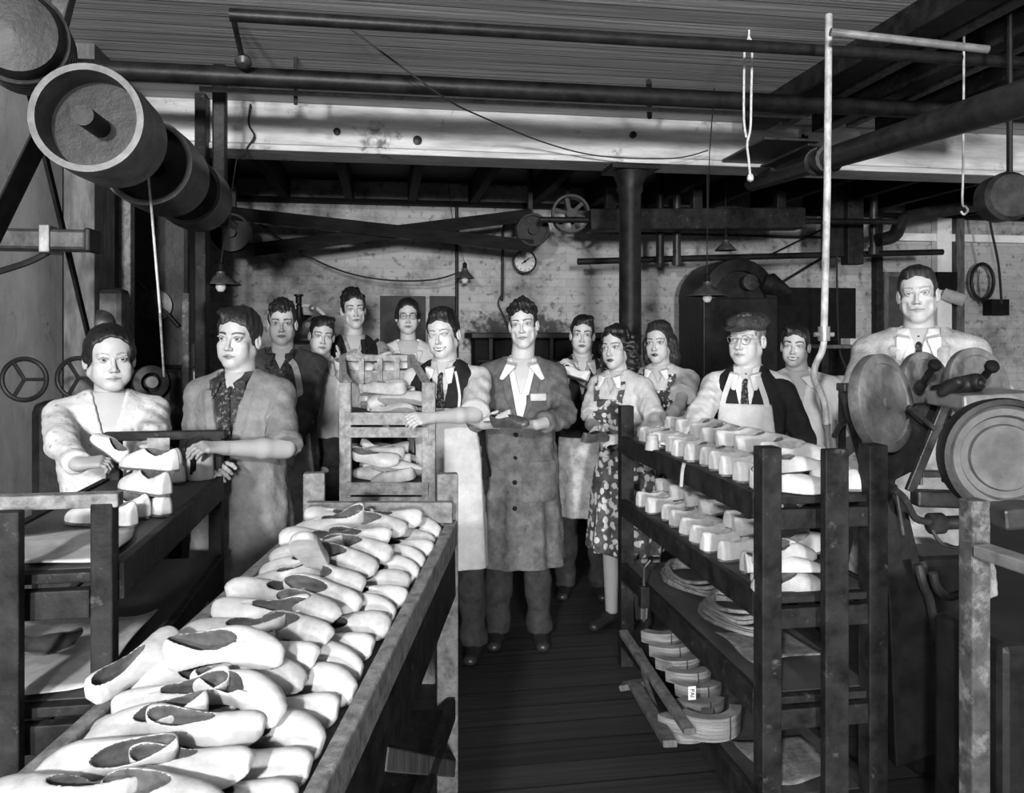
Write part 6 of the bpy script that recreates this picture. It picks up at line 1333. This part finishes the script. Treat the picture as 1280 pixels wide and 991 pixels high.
for dx, dy, R in ((-.06, 0, .085), (.12, .08, .085)):
    cc = c+np.array([dx, dy, -.04]); MB().tube([cc+np.array([R*math.cos(a), 0, R*math.sin(a)]) for a in np.linspace(0, 6.2832, 30, endpoint=False)], .010, 8, closed=True).build('handwheel', M['iron'], r, smooth=True)
    for k_ in range(3): a = k_*2.1; MB().tube([cc, cc+np.array([R*math.cos(a), 0, R*math.sin(a)])], .008, 6).build('spoke', M['iron'], r)
MB().box(c[0]-.10, c[0]+.28, c[1]+.12, c[1]+.34, 0, 1.28).build('casting', M['iron'], r, .05)
c = P(188, 478, 4.1); r = root('small_pulley_machine', 'black machine with a shiny small flywheel right of the woman on the left', 'machine', (c[0], c[1], 0))
MB().lathe(c, (.5, -1, .1), [(.05, -.03), (.085, -.025), (.09, .0), (.085, .025), (.05, .03), (.05, -.03)], 32).build('flywheel', M['iron_mid'], r, smooth=True); MB().box(c[0]-.12, c[0]+.12, c[1]+.05, c[1]+.3, 0, 1.38).build('casting', M['iron'], r, .04); MB().lathe(c, (.5, -1, .1), [(0, -.03), (.03, -.03), (.03, .04), (0, .04)], 16).build('hub', M['iron_light'], r, smooth=True)
c = P(216, 480, 4.6); a, b = P(166, 520, 4.9), P(236, 431, 4.9); tag(MB().box(a[0], b[0], a[1]+.3, a[1]+.34, .9, b[2]).build('window_board', M['plaster'], bevel=.004), 'dirty pale board leaning behind the flywheel on the left', 'board')
MB().lathe(P(230, 520, 3.9), (0, -1, .1), [(0, -.03), (.055, -.02), (.06, .01), (.03, .03), (0, .03)], 24).build('foot_wheel', M['iron'], r, smooth=True)

# ---------------------------------------------------------------- finishing machine with three discs, right
r = root('finishing_machine', 'heavy black finishing machine with three big worn discs in front of the tall man', 'machine', tuple(PF(1165, 2.75)))
def disc(px, py, d, R, axis, th, knob=None, m='disc'):
    c = P(px, py, d); ax = np.asarray(axis, float); ax /= np.linalg.norm(ax)
    o = MB().lathe(c, ax, [(0, -th), (R*.96, -th), (R, -th*.8), (R, -.004), (R*.97, .0), (R*.80, .001), (R*.78, -.005), (R*.5, -.006), (R*.12, -.004), (R*.11, .004), (0, .004)], 56).build('disc', M[m], r, smooth=True)
    MB().lathe(c, ax, [(R*1.0, -th*.8), (R*1.015, -th*.7), (R*1.015, -th*.3), (R*1.0, -th*.25)], 56).build('rim_band', M['iron'], o, smooth=True) if False else None
    if knob is not None:
        k0, k1 = P(*knob[0]), P(*knob[1]); u = (k1-k0); 
        ck = MB().tube([k0, k0+u*.72], .011, 10).build('crank', M['iron'], r, smooth=True); MB().lathe(k0+u*.6, u, [(0, 0), (.012, 0), (.011, .025), (.020, .040), (.021, .052), (.014, .062), (0, .064)], 18).build('knob', M['black'], ck, smooth=True)
        MB().lathe(k0, u, [(0, -.03), (.018, -.02), (.018, .0), (.012, .01), (0, .01)], 16).build('crank_boss', M['iron'], r, smooth=True)
    return c
c1 = disc(1110, 503, 2.62, .162, (.50, -1, .16), .045)
c2 = disc(1163, 487, 2.78, .135, (.37, -1, .2), .035, ((1152, 480, 2.66), (1166, 460, 2.6)))
c3 = disc(1227, 482, 2.62, .128, (.16, -1, .2), .035, ((1222, 482, 2.50), (1237, 462, 2.44)))
MB().tube([c1+np.array([-.02, .04, 0]), c1+np.array([-.03, .10, -.01]), P(1140, 520, 2.74)], .022, 14).build('spindle', M['iron'], r, smooth=True)
for cc in (c2, c3): MB().tube([cc+np.array([-.01, .03, 0]), cc+np.array([-.05, .20, -.04])], .025, 14).build('spindle', M['iron'], r, smooth=True)
tp_ = [P(1180, 500, 2.5), P(1275, 496, 2.5)]; MB().bar(tp_[0], tp_[1], .22, .045).build('table_plate', M['iron_light'], r, .008)
F = Field((-.16, -.14, -.12), (.16, .14, .12), .006); F.cap((-.05, 0, -.01), (.05, -.02, .01), .045, .05, .02); F.ell((.05, -.05, .02), (.045, .05, .045), .01); F.ell((.05, -.095, .02), (.024, .03, .024), .004, 's'); F.cap((-.1, 0, -.03), (-.06, -.06, .02), .025, .03, .02); v, f = F.mesh()
mesh_obj('chuck', v*.62+P(1200, 482, 2.5), f, M['iron'], r, True)
# cast frame: arms as plates
def plate(pts, d, th, m='iron', nm='frame_arm'):
    mb = MB(); mb.prism([P(x, y, d) for x, y in pts], F3*th); return mb.build(nm, M[m], r, .005)
plate([(1128, 515), (1148, 506), (1168, 504), (1178, 492), (1190, 505), (1182, 530), (1160, 560), (1140, 590), (1120, 600), (1118, 620), (1106, 640), (1104, 560), (1118, 540)], 2.68, .06)
plate([(1104, 600), (1122, 606), (1136, 640), (1150, 700), (1166, 800), (1178, 940), (1120, 960), (1112, 760), (1104, 680)], 2.68, .06, nm='frame_leg')
MB().bar(P(1182, 504, 2.62), P(1137, 614, 2.62), .022, .03).build('edge_strip', M['iron_mid'], r, .003); MB().bar(P(1135, 508, 2.6), P(1168, 536, 2.6), .02, .016).build('link_rod', M['iron_mid'], r, .003)
MB().bar(P(1142, 622, 2.6), P(1206, 624, 2.6), .06, .052).build('cross_beam', M['iron_mid'], r, .008); MB().tube([P(1168, 654, 2.58), P(1215, 652, 2.58)], .022, 14).build('treadle_shaft', M['iron_mid'], r, smooth=True)
MB().lathe(P(1170, 654, 2.58), (-1, 0, 0), [(0, -.02), (.034, -.02), (.034, .02), (.02, .03), (0, .03)], 20).build('shaft_collar', M['iron_mid'], r, smooth=True)
MB().tube(smoothpath([P(1118, 612, 2.55), P(1132, 625, 2.55), P(1145, 648, 2.56), P(1168, 652, 2.57)], 5), [.012]*16, 8).build('pedal_arm', M['iron_mid'], r, smooth=True)
MB().tube([P(1121, 618, 2.55), P(1129, 668, 2.55)], .007, 8).build('link_rod', M['iron_mid'], r, smooth=True); MB().tube(smoothpath([P(1165, 662, 2.56), P(1178, 680, 2.55), P(1200, 684, 2.55), P(1214, 674, 2.55)], 5), .006, 8).build('spring_rod', M['iron_mid'], r, smooth=True)
MB().box(*(lambda a, b: (a[0], b[0], a[1], a[1]+.22, 0, .78))(P(1150, 700, 2.8), P(1250, 700, 2.8))).build('pedestal', M['iron'], r, .03)
plate([(1196, 520), (1208, 545), (1208, 580), (1196, 605), (1186, 606), (1182, 560)], 2.66, .05, 'iron_mid', 'bearing_bracket'); MB().bar(P(1150, 592, 2.7), P(1180, 592, 2.7), .04, .02).build('tool_rest', M['iron_mid'], r, .003)
MB().tube([P(1152, 560, 2.66), P(1151, 606, 2.66)], .006, 8).build('link_rod', M['iron_mid'], r)
for pts in ([(1148, 705), (1154, 730), (1162, 750), (1172, 800)], [(1166, 716), (1172, 735), (1184, 746), (1200, 742)]): MB().tube(smoothpath([P(x, y, 2.6) for x, y in pts], 4), .014, 8).build('foot_lever', M['iron_mid'], r, smooth=True)
for i, (a, b, w) in enumerate((((1052, 486), (1084, 592), .022), ((1096, 486), (1104, 500), .02))):
    pass
# slender stand left of the disc
r2 = root('pattern_stand', 'grey splayed iron stand between the smiling youth and the big left disc', 'stand', tuple(PF(1068, 3.1)))
MB().bar(P(1053, 482, 3.1), P(1084, 600, 2.95), .03, .02).build('leg', M['iron_mid'], r2, .003); MB().bar(P(1084, 600, 2.95), PF(1090, 2.95, .01), .03, .02).build('leg', M['iron_mid'], r2, .003); MB().bar(P(1050, 484, 3.1), P(1077, 484, 3.1), .08, .03).build('head_plate', M['iron_mid'], r2, .004)
MB().tube(smoothpath([P(1062, 524, 3.08), P(1050, 532, 3.05), P(1043, 545, 3.0)], 5), .011, 8).build('curved_arm', M['iron_mid'], r2, smooth=True); MB().bar(P(1053, 486, 3.12), PF(1050, 3.3, .01), .025, .02).build('leg', M['iron'], r2, .003)

r = root('buffing_machine', 'black-rimmed buffing wheel on a paint-spattered post at the right edge', 'machine', tuple(PF(1240, 1.95)))
c = P(1256, 572, 1.95); axd = np.array([-.35, -1, .05])
MB().lathe(c, axd, [(0, -.03), (.125, -.03), (.128, .0), (.120, .012), (.104, .012), (.100, 0), (.098, -.004), (.082, -.004), (.078, .006), (.05, .006), (.04, .0), (0, .0)], 56).build('wheel', M['disc_dark'], r, smooth=True)
MB().lathe(c, axd, [(.124, -.045), (.142, -.045), (.146, .0), (.142, .018), (.130, .02), (.126, -.02)], 56).build('guard', M['iron'], r, smooth=True)
pa, pb = P(1216, 632, 1.9), P(1242, 632, 1.9); MB().box(pa[0], pb[0], pa[1], pa[1]+.05, 0, pa[2]+.01).build('post', M['spattered'], r, .005)
MB().bar(P(1228, 688, 1.88), P(1300, 712, 1.7), .05, .03).build('side_arm', M['iron_light'], r, .005); MB().bar(P(1240, 645, 1.9), P(1300, 640, 1.9), .10, .05).build('bed', M['iron_mid'], r, .008)
MB().box(pb[0]+.03, pb[0]+.35, pa[1], pa[1]+.25, 0, .82).build('cabinet', M['iron'], r, .02); MB().tube([P(1206, 626, 1.98), P(1204, 640, 1.98), P(1208, 650, 1.98)], .008, 8).build('ring', M['iron_mid'], r)
# soot-stained recess behind, stool under bench etc.
c = P(1262, 245, 3.4); MBx = root('wall_fan', 'small round dark drum hanging at the right margin below the beam', 'drum', tuple(c)); MB().lathe(c, (-.2, -1, 0), [(0, -.1), (.10, -.1), (.105, 0), (.09, .02), (0, .02)], 32).build('drum', M['iron_mid'], MBx, smooth=True); MB().tube([c+np.array([0, 0, .1]), c+np.array([0, 0, ZC-c[2]])], .012, 8).build('hanger', M['iron'], MBx)
cast()
